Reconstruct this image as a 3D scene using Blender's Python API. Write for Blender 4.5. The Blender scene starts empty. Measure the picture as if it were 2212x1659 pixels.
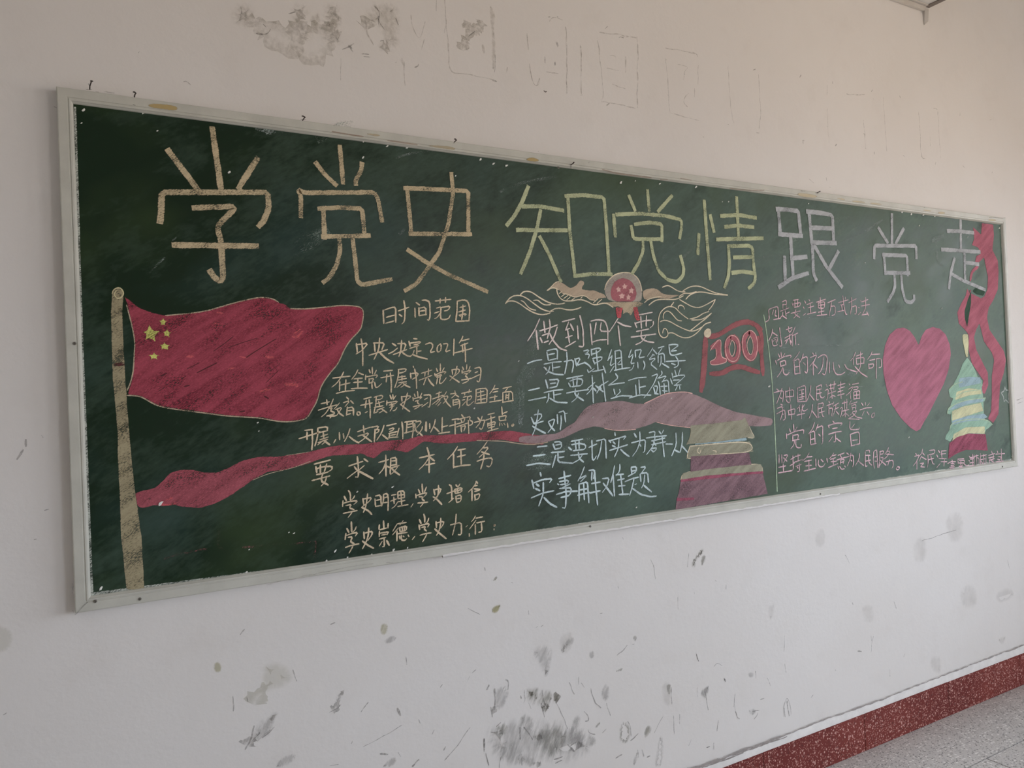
import bpy, bmesh, math, random
from mathutils import Vector, Matrix, noise
from mathutils.geometry import tessellate_polygon
random.seed(7)
SC = bpy.context.scene
COL = SC.collection

# ---------------------------------------------------------------- camera, world, light, exposure
ZF = 1.0970                                     # height of the board's lower edge above the floor
CAM = Vector((0.01069995, -2.0993868, 0.47866577 + ZF))
ROT = (1.5813267, 0.04190465, -0.51935413)
FPX = 1660.0
cd = bpy.data.cameras.new('camera'); cam = bpy.data.objects.new('camera', cd); COL.objects.link(cam)
cam.location = CAM; cam.rotation_euler = ROT
cd.sensor_fit = 'HORIZONTAL'; cd.sensor_width = 36.0; cd.lens = FPX / 2212.0 * 36.0
cd.clip_start = 0.02; cd.clip_end = 200
SC.camera = cam
SC.view_settings.view_transform = 'Standard'
SC.view_settings.look = 'None'
SC.view_settings.gamma = 1.0
SC.view_settings.use_curve_mapping = False
SC.view_settings.exposure = 0.0
SC.cycles.use_denoising = True
SC.cycles.max_bounces = 12
SC.cycles.diffuse_bounces = 8
SC.cycles.transparent_max_bounces = 24

w = bpy.data.worlds.new('overcast_sky'); SC.world = w; w.use_nodes = True
nt = w.node_tree; nt.nodes.clear()
tc = nt.nodes.new('ShaderNodeTexCoord'); sx = nt.nodes.new('ShaderNodeSeparateXYZ')
rp = nt.nodes.new('ShaderNodeValToRGB'); bg = nt.nodes.new('ShaderNodeBackground'); ow = nt.nodes.new('ShaderNodeOutputWorld')
mp = nt.nodes.new('ShaderNodeMapRange'); mp.inputs[1].default_value = -1; mp.inputs[2].default_value = 1
nt.links.new(tc.outputs['Generated'], sx.inputs[0]); nt.links.new(sx.outputs['Z'], mp.inputs[0]); nt.links.new(mp.outputs[0], rp.inputs[0])
e = rp.color_ramp.elements
e[0].position = 0.0; e[0].color = (.52, .42, .32, 1)
e[1].position = 1.0; e[1].color = (.825, .895, 1.0, 1)
for p_, c_ in ((.47, (.57, .455, .35, 1)), (.53, (.795, .87, 1.0, 1))):
    n_ = rp.color_ramp.elements.new(p_); n_.color = c_
nt.links.new(rp.outputs[0], bg.inputs[0]); nt.links.new(bg.outputs[0], ow.inputs[0])
bg.inputs[1].default_value = 15.6

# room extents
XL, XR, YB, YF = -2.6, 6.2, 0.03, -6.2
ZLOW, ZHI, XEND = ZF + 2.2165, ZF + 2.62, 3.556
WINS = [(-3.0, -1.0), (-5.4, -3.6)]              # windows of the right wall: y ranges
FWINS = [(3.7, 5.8)]                             # window of the wall behind the camera: x range
WZ = (0.90, 2.85)
for k, (ya, yb) in enumerate(WINS):               # sky portals in the window openings
    ld = bpy.data.lights.new('window_daylight', 'AREA'); lo = bpy.data.objects.new('window_daylight', ld); COL.objects.link(lo)
    ld.shape = 'RECTANGLE'; ld.size = WZ[1] - WZ[0]; ld.size_y = yb - ya
    lo.location = (XR + .12, (ya + yb) / 2, (WZ[0] + WZ[1]) / 2); lo.rotation_euler = (0, math.pi / 2, 0)
    ld.cycles.is_portal = True

for xa, xb in FWINS:
    ld = bpy.data.lights.new('window_daylight', 'AREA'); lo = bpy.data.objects.new('window_daylight', ld); COL.objects.link(lo)
    ld.shape = 'RECTANGLE'; ld.size = xb - xa; ld.size_y = WZ[1] - WZ[0]
    lo.location = ((xa + xb) / 2, YF - .12, (WZ[0] + WZ[1]) / 2); lo.rotation_euler = (math.pi / 2, 0, 0)
    ld.cycles.is_portal = True

# ---------------------------------------------------------------- projection of traced points on to the real surfaces
MR = Matrix.LocRotScale(None, cam.rotation_euler.to_quaternion(), None).to_3x3()
def on_y(px, py, Y):
    d = MR @ Vector(((px - 1106) / FPX, -(py - 829.5) / FPX, -1.0))
    t = (Y - CAM.y) / d.y
    return CAM.x + t * d.x, CAM.z + t * d.z

# ---------------------------------------------------------------- materials
MATS = {}
def mat(name):
    m = bpy.data.materials.new(name); m.use_nodes = True; nt = m.node_tree; nt.nodes.clear(); return m, nt
def nd(nt, typ, **kw):
    n = nt.nodes.new(typ)
    for k, v in kw.items():
        if k in n.inputs: n.inputs[k].default_value = v
        else: setattr(n, k, v)
    return n
def mixrgb(nt, fac, a, b, blend='MIX'):
    n = nt.nodes.new('ShaderNodeMix'); n.data_type = 'RGBA'; n.blend_type = blend
    for sock, v in ((n.inputs[0], fac), (n.inputs[6], a), (n.inputs[7], b)):
        if hasattr(v, 'is_output') or isinstance(v, bpy.types.NodeSocket): nt.links.new(v, sock)
        else: sock.default_value = v if not isinstance(v, tuple) else (*v[:3], 1)
    return n.outputs[2]
def maprange(nt, v, a, b, c, d):
    n = nt.nodes.new('ShaderNodeMapRange'); nt.links.new(v, n.inputs[0])
    for i, x in enumerate((a, b, c, d)): n.inputs[i + 1].default_value = x
    return n.outputs[0]
def math_(nt, op, a, b):
    n = nt.nodes.new('ShaderNodeMath'); n.operation = op
    for i, v in enumerate((a, b)):
        if isinstance(v, bpy.types.NodeSocket): nt.links.new(v, n.inputs[i])
        else: n.inputs[i].default_value = v
    return n.outputs[0]
def noise_tex(nt, scale, detail=4, rough=.55, mapping=None, coord=None):
    n = nd(nt, 'ShaderNodeTexNoise', Scale=scale, Detail=detail, Roughness=rough)
    c = coord
    if c is None:
        c = nt.nodes.new('ShaderNodeTexCoord').outputs['Object']
    if mapping:
        m = nt.nodes.new('ShaderNodeMapping'); nt.links.new(c, m.inputs[0])
        m.inputs['Rotation'].default_value = mapping[0]; m.inputs['Scale'].default_value = mapping[1]
        c = m.outputs[0]
    nt.links.new(c, n.inputs['Vector'])
    return n.outputs['Fac']
def finish(nt, bsdf):
    o = nt.nodes.new('ShaderNodeOutputMaterial'); nt.links.new(bsdf, o.inputs[0])

def chalk_mat(name, col, cover=.8, grain=1.0, rough=.95, spot=0.0, dark=None, hi=1.25, lo_=.68):
    """dry chalk: a directional grain decides where chalk sits and where the board shows through"""
    m, nt = mat(name)
    at = nd(nt, 'ShaderNodeAttribute', attribute_name='fade')
    # rotate the board plane so that the hand's stroke direction (up to the right) becomes the long axis
    s = nt.nodes.new('ShaderNodeTexCoord').outputs['Object']
    r1 = nt.nodes.new('ShaderNodeMapping'); nt.links.new(s, r1.inputs[0]); r1.inputs['Rotation'].default_value = (0, math.radians(33), 0)
    fine = noise_tex(nt, 1, 3, .6, ((0, 0, 0), (150, 1, 420)), r1.outputs[0])
    broad = noise_tex(nt, 1, 3, .55, ((0, 0, 0), (9, 1, 26)), r1.outputs[0])
    v = math_(nt, 'ADD', math_(nt, 'MULTIPLY', fine, .55 * grain), math_(nt, 'MULTIPLY', broad, .45))
    v = math_(nt, 'ADD', v, math_(nt, 'MULTIPLY', at.outputs['Fac'], .30))
    a = maprange(nt, v, .98 - cover * .55, 1.14 - cover * .55, 0, 1)
    a = math_(nt, 'MULTIPLY', a, min(1, .78 + .2 * cover))
    c2 = tuple(min(1, x * hi) for x in col); c0 = dark or tuple(x * lo_ for x in col)
    long = noise_tex(nt, 1, 4, .6, ((0, 0, 0), (5, 1, 55)), r1.outputs[0])
    cc = mixrgb(nt, maprange(nt, math_(nt, 'ADD', math_(nt, 'MULTIPLY', broad, .45), math_(nt, 'MULTIPLY', long, .55)), .38, .60, 0, 1), c0, col)
    cc = mixrgb(nt, maprange(nt, fine, .5, .78, 0, .8), cc, c2)
    b = nd(nt, 'ShaderNodeBsdfDiffuse'); nt.links.new(cc, b.inputs[0])
    tr = nd(nt, 'ShaderNodeBsdfTransparent'); mx = nt.nodes.new('ShaderNodeMixShader')
    nt.links.new(a, mx.inputs[0]); nt.links.new(tr.outputs[0], mx.inputs[1]); nt.links.new(b.outputs[0], mx.inputs[2])
    finish(nt, mx.outputs[0]); MATS[name] = m
def stain_mat(name, col, amount, lo=.42, hi_=.62, sc=(60, 1, 18), rot=-25):
    """dirt on paint: fades with the 'fade' attribute, broken up by a rubbed streak texture"""
    m, nt = mat(name)
    at = nd(nt, 'ShaderNodeAttribute', attribute_name='fade')
    s = nt.nodes.new('ShaderNodeTexCoord').outputs['Object']
    r1 = nt.nodes.new('ShaderNodeMapping'); nt.links.new(s, r1.inputs[0]); r1.inputs['Rotation'].default_value = (0, math.radians(rot), 0)
    n1 = noise_tex(nt, 1, 5, .65, ((0, 0, 0), sc), r1.outputs[0])
    v = math_(nt, 'ADD', n1, math_(nt, 'MULTIPLY', at.outputs['Fac'], .22))
    a = maprange(nt, v, lo + .08, hi_ + .18, 0, 1)
    a = math_(nt, 'MULTIPLY', a, amount)
    a = math_(nt, 'MULTIPLY', a, maprange(nt, at.outputs['Fac'], 0, .55, 0, 1))
    b = nd(nt, 'ShaderNodeBsdfDiffuse'); b.inputs[0].default_value = (*col, 1)
    tr = nd(nt, 'ShaderNodeBsdfTransparent'); mx = nt.nodes.new('ShaderNodeMixShader')
    nt.links.new(a, mx.inputs[0]); nt.links.new(tr.outputs[0], mx.inputs[1]); nt.links.new(b.outputs[0], mx.inputs[2])
    finish(nt, mx.outputs[0]); MATS[name] = m
def plain(name, col, rough=.6, var=.12, scale=6, bump=.0, bscale=60, metal=0, spec=.5, col2=None):
    m, nt = mat(name)
    n = noise_tex(nt, scale, 5, .6)
    c2 = col2 or tuple(x * (1 - var) for x in col)
    cc = mixrgb(nt, maprange(nt, n, .35, .65, 0, 1), col, c2)
    b = nd(nt, 'ShaderNodeBsdfPrincipled', Roughness=rough, Metallic=metal); nt.links.new(cc, b.inputs['Base Color'])
    b.inputs['Specular IOR Level'].default_value = spec
    if bump:
        bn = nd(nt, 'ShaderNodeBump', Strength=bump, Distance=.002); nt.links.new(noise_tex(nt, bscale, 4, .6), bn.inputs['Height'])
        nt.links.new(bn.outputs[0], b.inputs['Normal'])
    finish(nt, b.outputs[0]); MATS[name] = m; return m

CH = dict(tan=(.84,.70,.50), titletan=(.66,.55,.36), sage=(.58,.63,.40), white=(.54,.565,.59), rose=(.90,.78,.74), bluish=(.70,.85,.88),
 pink=(.84,.58,.64), flagred=(.42,.085,.12), flagred2=(.44,.12,.15), rosebright=(.68,.15,.17), mauve=(.43,.315,.325), heartpink=(.54,.22,.30),
 streampink=(.52,.185,.24), deeprose=(.44,.14,.20), wallmauve=(.33,.21,.24), stonetan=(.42,.41,.31), skyblue=(.42,.58,.64), mint=(.39,.60,.47),
 paleyellow=(.74,.74,.48), dustyred=(.43,.165,.175), rosered=(.50,.19,.215), scratchred=(.13,.045,.05), limeyellow=(.78,.80,.24), poletan=(.44,.385,.25), cream=(.92,.80,.60),
 palegold=(.75,.68,.42), creamdull=(.60,.50,.36), medalgrey=(.50,.45,.39), dovebuff=(.58,.47,.35), palepink=(.95,.60,.55), palegreen=(.55,.70,.50),
 palegrey=(.55,.60,.58), faintpink=(.50,.16,.18), boarddark=(.03,.035,.025), boarddark2=(.07,.12,.09), smear=(.35,.42,.40), dust=(.32,.42,.36),
 paper=(.95,.95,.90), edgedust=(.62,.66,.60))
COVER = dict(tan=.74, titletan=.60, sage=.66, white=.68, rose=.76, bluish=.76, pink=.66, flagred=.70, flagred2=.68, mauve=.72, heartpink=.84,
 streampink=.78, poletan=.60, cream=.78, faintpink=.32, boarddark=.85, boarddark2=1.0, smear=.36, wallmauve=.74, dust=.3, paper=.95, limeyellow=.66,
 medalgrey=.72, palegrey=.6, rosebright=.58, creamdull=.62, edgedust=.52, scratchred=.6)
for k_, c_ in CH.items():
    chalk_mat('chalk_' + k_, c_, COVER.get(k_, .75), **(dict(hi=1.6, lo_=.50) if 'flag' in k_ or k_ in ('deeprose', 'wallmauve') else {}))
stain_mat('stain_grime', (.42,.41,.40), .36)
stain_mat('stain_grimedark', (.32,.31,.26), .52)
stain_mat('stain_grimefaint', (.50,.46,.38), .28, .38, .66, (70, 1, 70))
stain_mat('stain_olive', (.50,.47,.26), .42, .30, .5)
stain_mat('stain_soft', (.50,.47,.43), .16, .3, .62, (14, 1, 14))
stain_mat('stain_olivefaint', (.52,.51,.38), .16, .1, .3)
stain_mat('stain_darkmark', (.25,.235,.22), .50, .38, .62, (160, 1, 90))
stain_mat('stain_edge', (.34,.31,.30), .85, .34, .52, (40, 1, 320), 0)
stain_mat('stain_faint', (.50,.455,.41), .40, .46, .66, (60, 1, 60))
stain_mat('stain_ochre', (.55,.42,.19), .75, .1, .3)
stain_mat('stain_ochrefaint', (.58,.49,.32), .5, .1, .3)
stain_mat('stain_creamtape', (.70,.62,.45), .75, .1, .3)
stain_mat('stain_rust', (.42,.27,.19), .45, .25, .5)

# painted wall
m, nt = mat('wall_paint')
n1 = noise_tex(nt, 1.1, 5, .6); n2 = noise_tex(nt, 9, 4, .6); n3 = noise_tex(nt, 55, 3, .6)
c = mixrgb(nt, maprange(nt, n1, .35, .7, 0, 1), (.768, .750, .732), (.732, .708, .682))
c = mixrgb(nt, maprange(nt, n2, .55, .8, 0, .35), c, (.67, .64, .61))
b = nd(nt, 'ShaderNodeBsdfPrincipled', Roughness=.62); b.inputs['Specular IOR Level'].default_value = .25
nt.links.new(c, b.inputs['Base Color'])
bn = nd(nt, 'ShaderNodeBump', Strength=.35, Distance=.0016); nt.links.new(math_(nt, 'ADD', n3, math_(nt, 'MULTIPLY', n2, 1.5)), bn.inputs['Height']); nt.links.new(bn.outputs[0], b.inputs['Normal'])
finish(nt, b.outputs[0]); MATS['wall'] = m

# writing surface: dark green, wiped chalk dust, dull sheen
m, nt = mat('board_green')
tcn = nt.nodes.new('ShaderNodeTexCoord').outputs['Object']
rr = nt.nodes.new('ShaderNodeMapping'); nt.links.new(tcn, rr.inputs[0]); rr.inputs['Rotation'].default_value = (0, math.radians(30), 0)
big = noise_tex(nt, 1, 4, .55, ((0, 0, 0), (1.5, 1, 2.6)), rr.outputs[0])
mid = noise_tex(nt, 1, 5, .6, ((0, 0, 0), (5, 1, 9)), rr.outputs[0])
fin = noise_tex(nt, 1, 4, .65, ((0, 0, 0), (30, 1, 85)), rr.outputs[0])
sep = nt.nodes.new('ShaderNodeSeparateXYZ'); nt.links.new(tcn, sep.inputs[0])
haze_glare = maprange(nt, sep.outputs['X'], .2, 3.0, -.26, .24)      # paler to the right: dust haze and window glare put into the colour
dust = math_(nt, 'ADD', math_(nt, 'ADD', math_(nt, 'MULTIPLY', big, .9), math_(nt, 'MULTIPLY', mid, .7)), math_(nt, 'ADD', math_(nt, 'MULTIPLY', fin, .40), haze_glare))
c = mixrgb(nt, maprange(nt, dust, .72, 1.50, 0, 1), (.0035, .019, .006), (.105, .172, .130))
c = mixrgb(nt, maprange(nt, mid, .56, .72, 0, .8), c, (.013, .032, .020))
hue = noise_tex(nt, 1, 3, .5, ((0, 0, 0), (2.2, 1, 3.1)), rr.outputs[0])
c = mixrgb(nt, maprange(nt, hue, .52, .70, 0, .55), c, (.040, .072, .024))
c = mixrgb(nt, maprange(nt, hue, .46, .30, 0, .40), c, (.030, .070, .068))
b = nd(nt, 'ShaderNodeBsdfPrincipled', Roughness=.42); nt.links.new(c, b.inputs['Base Color'])
b.inputs['Specular IOR Level'].default_value = .30
nt.links.new(maprange(nt, dust, .7, 1.3, .30, .60), b.inputs['Roughness'])
bn = nd(nt, 'ShaderNodeBump', Strength=.15, Distance=.001); nt.links.new(fin, bn.inputs['Height']); nt.links.new(bn.outputs[0], b.inputs['Normal'])
finish(nt, b.outputs[0]); MATS['board'] = m

plain('frame', (.575, .575, .515), .45, .14, 9, .15, 80, spec=.4)
plain('ceiling', (.80, .79, .76), .8, .04)
plain('plaster', (.80, .785, .77), .8, .12, 20, .5, 60)
plain('dark_metal', (.10, .085, .075), .5, .3, 60, metal=.3)
plain('trim_dark', (.20, .165, .145), .5, .2, 20)
plain('trim_pale', (.62, .59, .55), .5, .08, 20)
plain('screw_metal', (.34, .33, .29), .4, .3, 90, metal=.7)
plain('paper_bit', (.85, .86, .82), .8, .1, 40)
plain('window_paint', (.80, .80, .78), .4, .05, 9)
plain('grout', (.20, .19, .18), .9, .2, 30)
# terrazzo: chips scattered in a matrix
def terrazzo(name, base, base2, chips, rough, chip_amt, sc):
    m, nt = mat(name)
    c0 = nt.nodes.new('ShaderNodeTexCoord').outputs['Object']
    out = mixrgb(nt, maprange(nt, noise_tex(nt, 3, 5, .6), .35, .65, 0, 1), base, base2)
    for k, (col, scale, thr) in enumerate(chips):
        v = nd(nt, 'ShaderNodeTexVoronoi', Scale=scale * sc); nt.links.new(c0, v.inputs['Vector'])
        sp = nt.nodes.new('ShaderNodeSeparateColor'); nt.links.new(v.outputs['Color'], sp.inputs[0])
        sel = maprange(nt, sp.outputs[k % 3], thr, thr + .02, 0, 1)
        nz = noise_tex(nt, scale * sc * 2.2, 2, .5)
        near = maprange(nt, math_(nt, 'ADD', v.outputs['Distance'], math_(nt, 'MULTIPLY', nz, .25)), .42, .52, 1, 0)
        out = mixrgb(nt, math_(nt, 'MULTIPLY', math_(nt, 'MULTIPLY', sel, near), chip_amt), out, col)
    b = nd(nt, 'ShaderNodeBsdfPrincipled', Roughness=rough); nt.links.new(out, b.inputs['Base Color'])
    b.inputs['Specular IOR Level'].default_value = .35
    finish(nt, b.outputs[0]); MATS[name] = m
terrazzo('terrazzo_red', (.150, .020, .016), (.20, .034, .026), [((.80, .50, .44), 85, .62), ((.66, .38, .33), 150, .6), ((.06, .015, .015), 110, .75)], .7, .62, 1)
terrazzo('terrazzo_grey', (.60, .585, .565), (.52, .51, .495), [((.13, .13, .13), 95, .60), ((.85, .84, .82), 75, .55), ((.26, .25, .24), 140, .50)], .5, .80, 1)
# glass for the window panes
m, nt = mat('window_glass')
fr = nd(nt, 'ShaderNodeFresnel', IOR=1.5); tr = nd(nt, 'ShaderNodeBsdfTransparent'); tr.inputs[0].default_value = (.95, .95, .95, 1)
gl = nd(nt, 'ShaderNodeBsdfGlossy', Roughness=.02); mx = nt.nodes.new('ShaderNodeMixShader')
nt.links.new(fr.outputs[0], mx.inputs[0]); nt.links.new(tr.outputs[0], mx.inputs[1]); nt.links.new(gl.outputs[0], mx.inputs[2]); finish(nt, mx.outputs[0]); MATS['glass'] = m

# ---------------------------------------------------------------- mesh helpers
def link(name, me, m, parent=None, loc=None):
    o = bpy.data.objects.new(name, me); COL.objects.link(o)
    if m: me.materials.append(MATS[m] if isinstance(m, str) else m)
    if parent: o.parent = parent
    if loc: o.location = loc
    return o
def from_data(name, vs, fs, m, parent=None, fade=None, smooth=False):
    me = bpy.data.meshes.new(name); me.from_pydata(vs, [], fs); me.update()
    if fade is not None:
        a = me.attributes.new('fade', 'FLOAT', 'POINT'); a.data.foreach_set('value', fade)
    if smooth: me.polygons.foreach_set('use_smooth', [True] * len(me.polygons))
    return link(name, me, m, parent)
def box_bm(bm, x0, x1, y0, y1, z0, z1, bev=0):
    r = bmesh.ops.create_cube(bm, size=1)
    for v in r['verts']:
        v.co = Vector(((x0 + x1) / 2 + v.co.x * (x1 - x0), (y0 + y1) / 2 + v.co.y * (y1 - y0), (z0 + z1) / 2 + v.co.z * (z1 - z0)))
    if bev:
        ed = list({e for v in r['verts'] for e in v.link_edges})
        bmesh.ops.bevel(bm, geom=ed, offset=bev, segments=2, affect='EDGES')
def bm_obj(name, bm, m, parent=None, smooth=False):
    me = bpy.data.meshes.new(name); bm.to_mesh(me); bm.free()
    if smooth: me.polygons.foreach_set('use_smooth', [True] * len(me.polygons))
    return link(name, me, m, parent)
def box(name, x0, x1, y0, y1, z0, z1, m, parent=None, bev=0):
    bm = bmesh.new(); box_bm(bm, x0, x1, y0, y1, z0, z1, bev); return bm_obj(name, bm, m, parent)
def structure(o): o['kind'] = 'structure'; return o

# ---------------------------------------------------------------- room
STRUCT_BACK = structure(box('wall_back', XL - .1, XR + .1, YB, YB + .12, -.05, ZHI + .05, 'wall'))
structure(box('wall_left', XL - .12, XL, YF, YB, -.05, ZHI, 'wall'))
bm = bmesh.new()
xs = [XL] + [v for ab in FWINS for v in ab] + [XR]
for i in range(0, len(xs), 2): box_bm(bm, xs[i], xs[i + 1], YF - .24, YF, -.05, ZHI)
for xa, xb in FWINS:
    box_bm(bm, xa, xb, YF - .24, YF, -.05, WZ[0]); box_bm(bm, xa, xb, YF - .24, YF, WZ[1], ZHI)
structure(bm_obj('wall_front', bm, 'wall'))
# right wall with two window openings
bm = bmesh.new()
ys = [YF] + [v for ab in sorted(WINS) for v in ab] + [YB]
for i in range(0, len(ys), 2): box_bm(bm, XR, XR + .24, ys[i], ys[i + 1], -.05, ZHI)
for ya, yb in WINS:
    box_bm(bm, XR, XR + .24, ya, yb, -.05, WZ[0]); box_bm(bm, XR, XR + .24, ya, yb, WZ[1], ZHI)
structure(bm_obj('wall_right', bm, 'wall'))
for k, (ya, yb) in enumerate(WINS):
    root = box('window_%d' % (k + 1), XR + .09, XR + .15, ya, yb, WZ[0], WZ[0] + .05, 'window_paint', None, .004); structure(root)
    box('window_frame', XR + .09, XR + .15, ya, yb, WZ[1] - .05, WZ[1], 'window_paint', root, .004)
    for q in range(4):
        y = ya + (yb - ya) * q / 3
        box('window_frame', XR + .09, XR + .15, max(ya, y - .025), min(yb, y + .025), WZ[0] + .05, WZ[1] - .05, 'window_paint', root, .004)
    for q in range(3):
        y0 = ya + (yb - ya) * q / 3 + .025; y1 = ya + (yb - ya) * (q + 1) / 3 - .025
        box('window_pane', XR + .118, XR + .122, y0, y1, WZ[0] + .05, WZ[1] - .05, 'glass', root)
    box('window_sill', XR - .03, XR + .24, ya, yb, WZ[0] - .03, WZ[0], 'window_paint', root, .004)
for k, (xa, xb) in enumerate(FWINS):
    root = box('window_%d' % (k + 1 + len(WINS)), xa, xb, YF - .15, YF - .09, WZ[0], WZ[0] + .05, 'window_paint', None, .004); structure(root)
    box('window_frame', xa, xb, YF - .15, YF - .09, WZ[1] - .05, WZ[1], 'window_paint', root, .004)
    for q in range(4):
        x = xa + (xb - xa) * q / 3
        box('window_frame', max(xa, x - .025), min(xb, x + .025), YF - .15, YF - .09, WZ[0] + .05, WZ[1] - .05, 'window_paint', root, .004)
    for q in range(3):
        box('window_pane', xa + (xb - xa) * q / 3 + .025, xa + (xb - xa) * (q + 1) / 3 - .025, YF - .122, YF - .118, WZ[0] + .05, WZ[1] - .05, 'glass', root)
    box('window_sill', xa, xb, YF - .24, YF + .03, WZ[0] - .03, WZ[0], 'window_paint', root, .004)
# ceilings: the low one stops short of the corner, the structural slab lies above
structure(box('ceiling', XL, XEND, YF, YB, ZLOW, ZLOW + .04, 'ceiling'))
structure(box('ceiling', XL, XR, YF, YB, ZHI, ZHI + .1, 'ceiling'))
structure(box('trim_1', XEND, XEND + .030, YF, YB - .004, ZLOW - .004, ZLOW + .06, 'trim_dark'))
bm = bmesh.new()
box_bm(bm, XL, XEND - .004, YB - .012, YB, ZLOW - .030, ZLOW - .006, .002); box_bm(bm, XL, XEND - .004, YB - .022, YB, ZLOW - .006, ZLOW - .0015)
structure(bm_obj('trim_2', bm, 'trim_pale'))
# the small bent clip left on the wall below the ceiling corner
bx_, bz_ = on_y(1996, 39, YB)
bm = bmesh.new()
vs = [(bx_ - .010, YB, bz_ + .032), (bx_ + .012, YB, bz_ + .036), (bx_ + .015, YB, bz_ - .024), (bx_ - .004, YB, bz_ - .036),
      (bx_ - .010, YB - .012, bz_ + .032), (bx_ + .010, YB - .020, bz_ + .036), (bx_ + .012, YB - .014, bz_ - .020), (bx_ - .004, YB - .003, bz_ - .036)]
V = [bm.verts.new(v) for v in vs]
for f in ((4, 5, 6, 7), (0, 1, 5, 4), (1, 2, 6, 5), (2, 3, 7, 6), (3, 0, 4, 7), (3, 2, 1, 0)): bm.faces.new([V[i] for i in f])
bmesh.ops.bevel(bm, geom=bm.edges[:], offset=.0015, segments=1, affect='EDGES')
bm_obj('plaster_clip', bm, 'trim_pale', STRUCT_BACK)

# floor: a bed of grout with terrazzo slabs on it
floor = structure(box('floor', XL, XR, YF, YB, -.05, -.004, 'grout'))
def slab(x0, x1, y0, y1):
    g = .0018
    box('tile', x0 + g, x1 - g, y0 + g, y1 - g, -.006, random.uniform(-.0004, .0003), 'terrazzo_grey', floor, .0008)
x = 3.201 - .8 * 8
xs = [XL] + [x + .8 * k for k in range(20) if XL + .1 < x + .8 * k < XR - .1] + [XR]
yrows = [YB, -.2905] + [-.2905 - .8 * k for k in range(1, 8) if -.2905 - .8 * k > YF + .05] + [YF]
for j in range(len(yrows) - 1):
    if j == 0:                                                       # border strip along the wall, longer slabs
        bxs = [XL, -.79, 1.61, XR]
        for i in range(3): slab(bxs[i], bxs[i + 1], yrows[1], yrows[0])
        continue
    for i in range(len(xs) - 1): slab(xs[i], xs[i + 1], yrows[j + 1], yrows[j])

# red terrazzo skirting in slabs, a lip of white plaster above it
base = structure(box('baseboard_back', XL, XR, YB - .008, YB, 0, .150, 'grout'))
xx = 2.2626 - .6045 * 8
while xx < XR:
    a, b_ = max(xx, XL), min(xx + .6045, XR)
    if b_ - a > .02: box('panel', a + .0007, b_ - .0007, YB - .010 - random.uniform(0, .0006), YB - .002, .0005, .155 + random.uniform(-.0006, .0006), 'terrazzo_red', base, .0012)
    xx += .6045
base2 = structure(box('baseboard_right', XR - .008, XR, YF, YB - .012, 0, .150, 'grout'))
yy = YB - .012
while yy > YF:
    box('panel', XR - .010, XR - .002, max(YF, yy - .6045) + .0007, yy - .0007, .0005, .155, 'terrazzo_red', base2, .0012); yy -= .6045
vs, fs = [], []
N = 420
for i in range(N + 1):
    X = XL + (XR - XL) * i / N
    h = .187 + .004 * noise.noise(Vector((X * 7, 0, 0))) + .0025 * noise.noise(Vector((X * 40, 3, 0)))
    dy = .0035 + .0010 * noise.noise(Vector((X * 11, 5, 0)))
    vs += [(X, YB - .0075, .1535), (X, YB - .006 - dy * .3, h - .006), (X, YB - .0003, h)]
    if i < N:
        a = i * 3; fs += [(a, a + 3, a + 4, a + 1), (a + 1, a + 4, a + 5, a + 2)]
TRIM3 = structure(from_data('trim_3', vs, fs, 'plaster', None, None, True))

# ---------------------------------------------------------------- blackboard
W, H = 4.11427, 1.25
bb = bpy.data.objects.new('blackboard', None); COL.objects.link(bb); bb.location = (W / 2, YB, ZF)
bb['label'] = 'long green blackboard in a pale grey-green frame, covered with coloured chalk lettering and drawings'
bb['category'] = 'blackboard'
def to_local(o):                                 # parts are modelled in room coordinates, then hung under the board's empty
    o.matrix_parent_inverse = Matrix.Translation(-bb.location); return o
FW, YS = .0335, .0100                             # rail width, depth of the writing surface
P = [on_y(155, 222, 0), on_y(194, 1291, 0), on_y(2164.6, 483, 0), on_y(2191.8, 999, 0)]
to_local(box('writing_surface', .02, W - .02, YS, YB - .004, ZF + .02, ZF + H - .02, 'board', bb))
prof = [(0, YB), (0, .0025), (.0012, .0006), (.003, 0), (.0215, .0), (.0225, .0016), (.0245, .0018), (.0256, .0), (.0290, .0003), (.0305, .0030), (.0335, .0066), (.0345, YS + .0005)]
def rail(side):
    vs, fs = [], []
    n = len(prof); seg = 60 if side in 'tb' else 24
    for k in range(seg + 1):
        t = k / seg
        for d, y in prof:
            wob = .0004 * noise.noise(Vector((t * 23, d * 50, ord(side[0]))))
            if side == 'b': p = (d + t * (W - 2 * d), y - wob, d)
            elif side == 't': p = (d + t * (W - 2 * d), y - wob, H - d)
            elif side == 'l': p = (d, y - wob, d + t * (H - 2 * d))
            else: p = (W - d, y - wob, d + t * (H - 2 * d))
            vs.append((p[0], p[1], p[2] + ZF))
    for k in range(seg):
        for q in range(n - 1):
            a = k * n + q; f = (a, a + 1, a + n + 1, a + n)
            fs.append(f if side in 'bl' and side == 'l' or side == 't' else f[::-1])
    o = to_local(from_data('frame_rail', vs, fs, 'frame', bb)); return o
for s_ in 'tblr': rail(s_)

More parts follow.
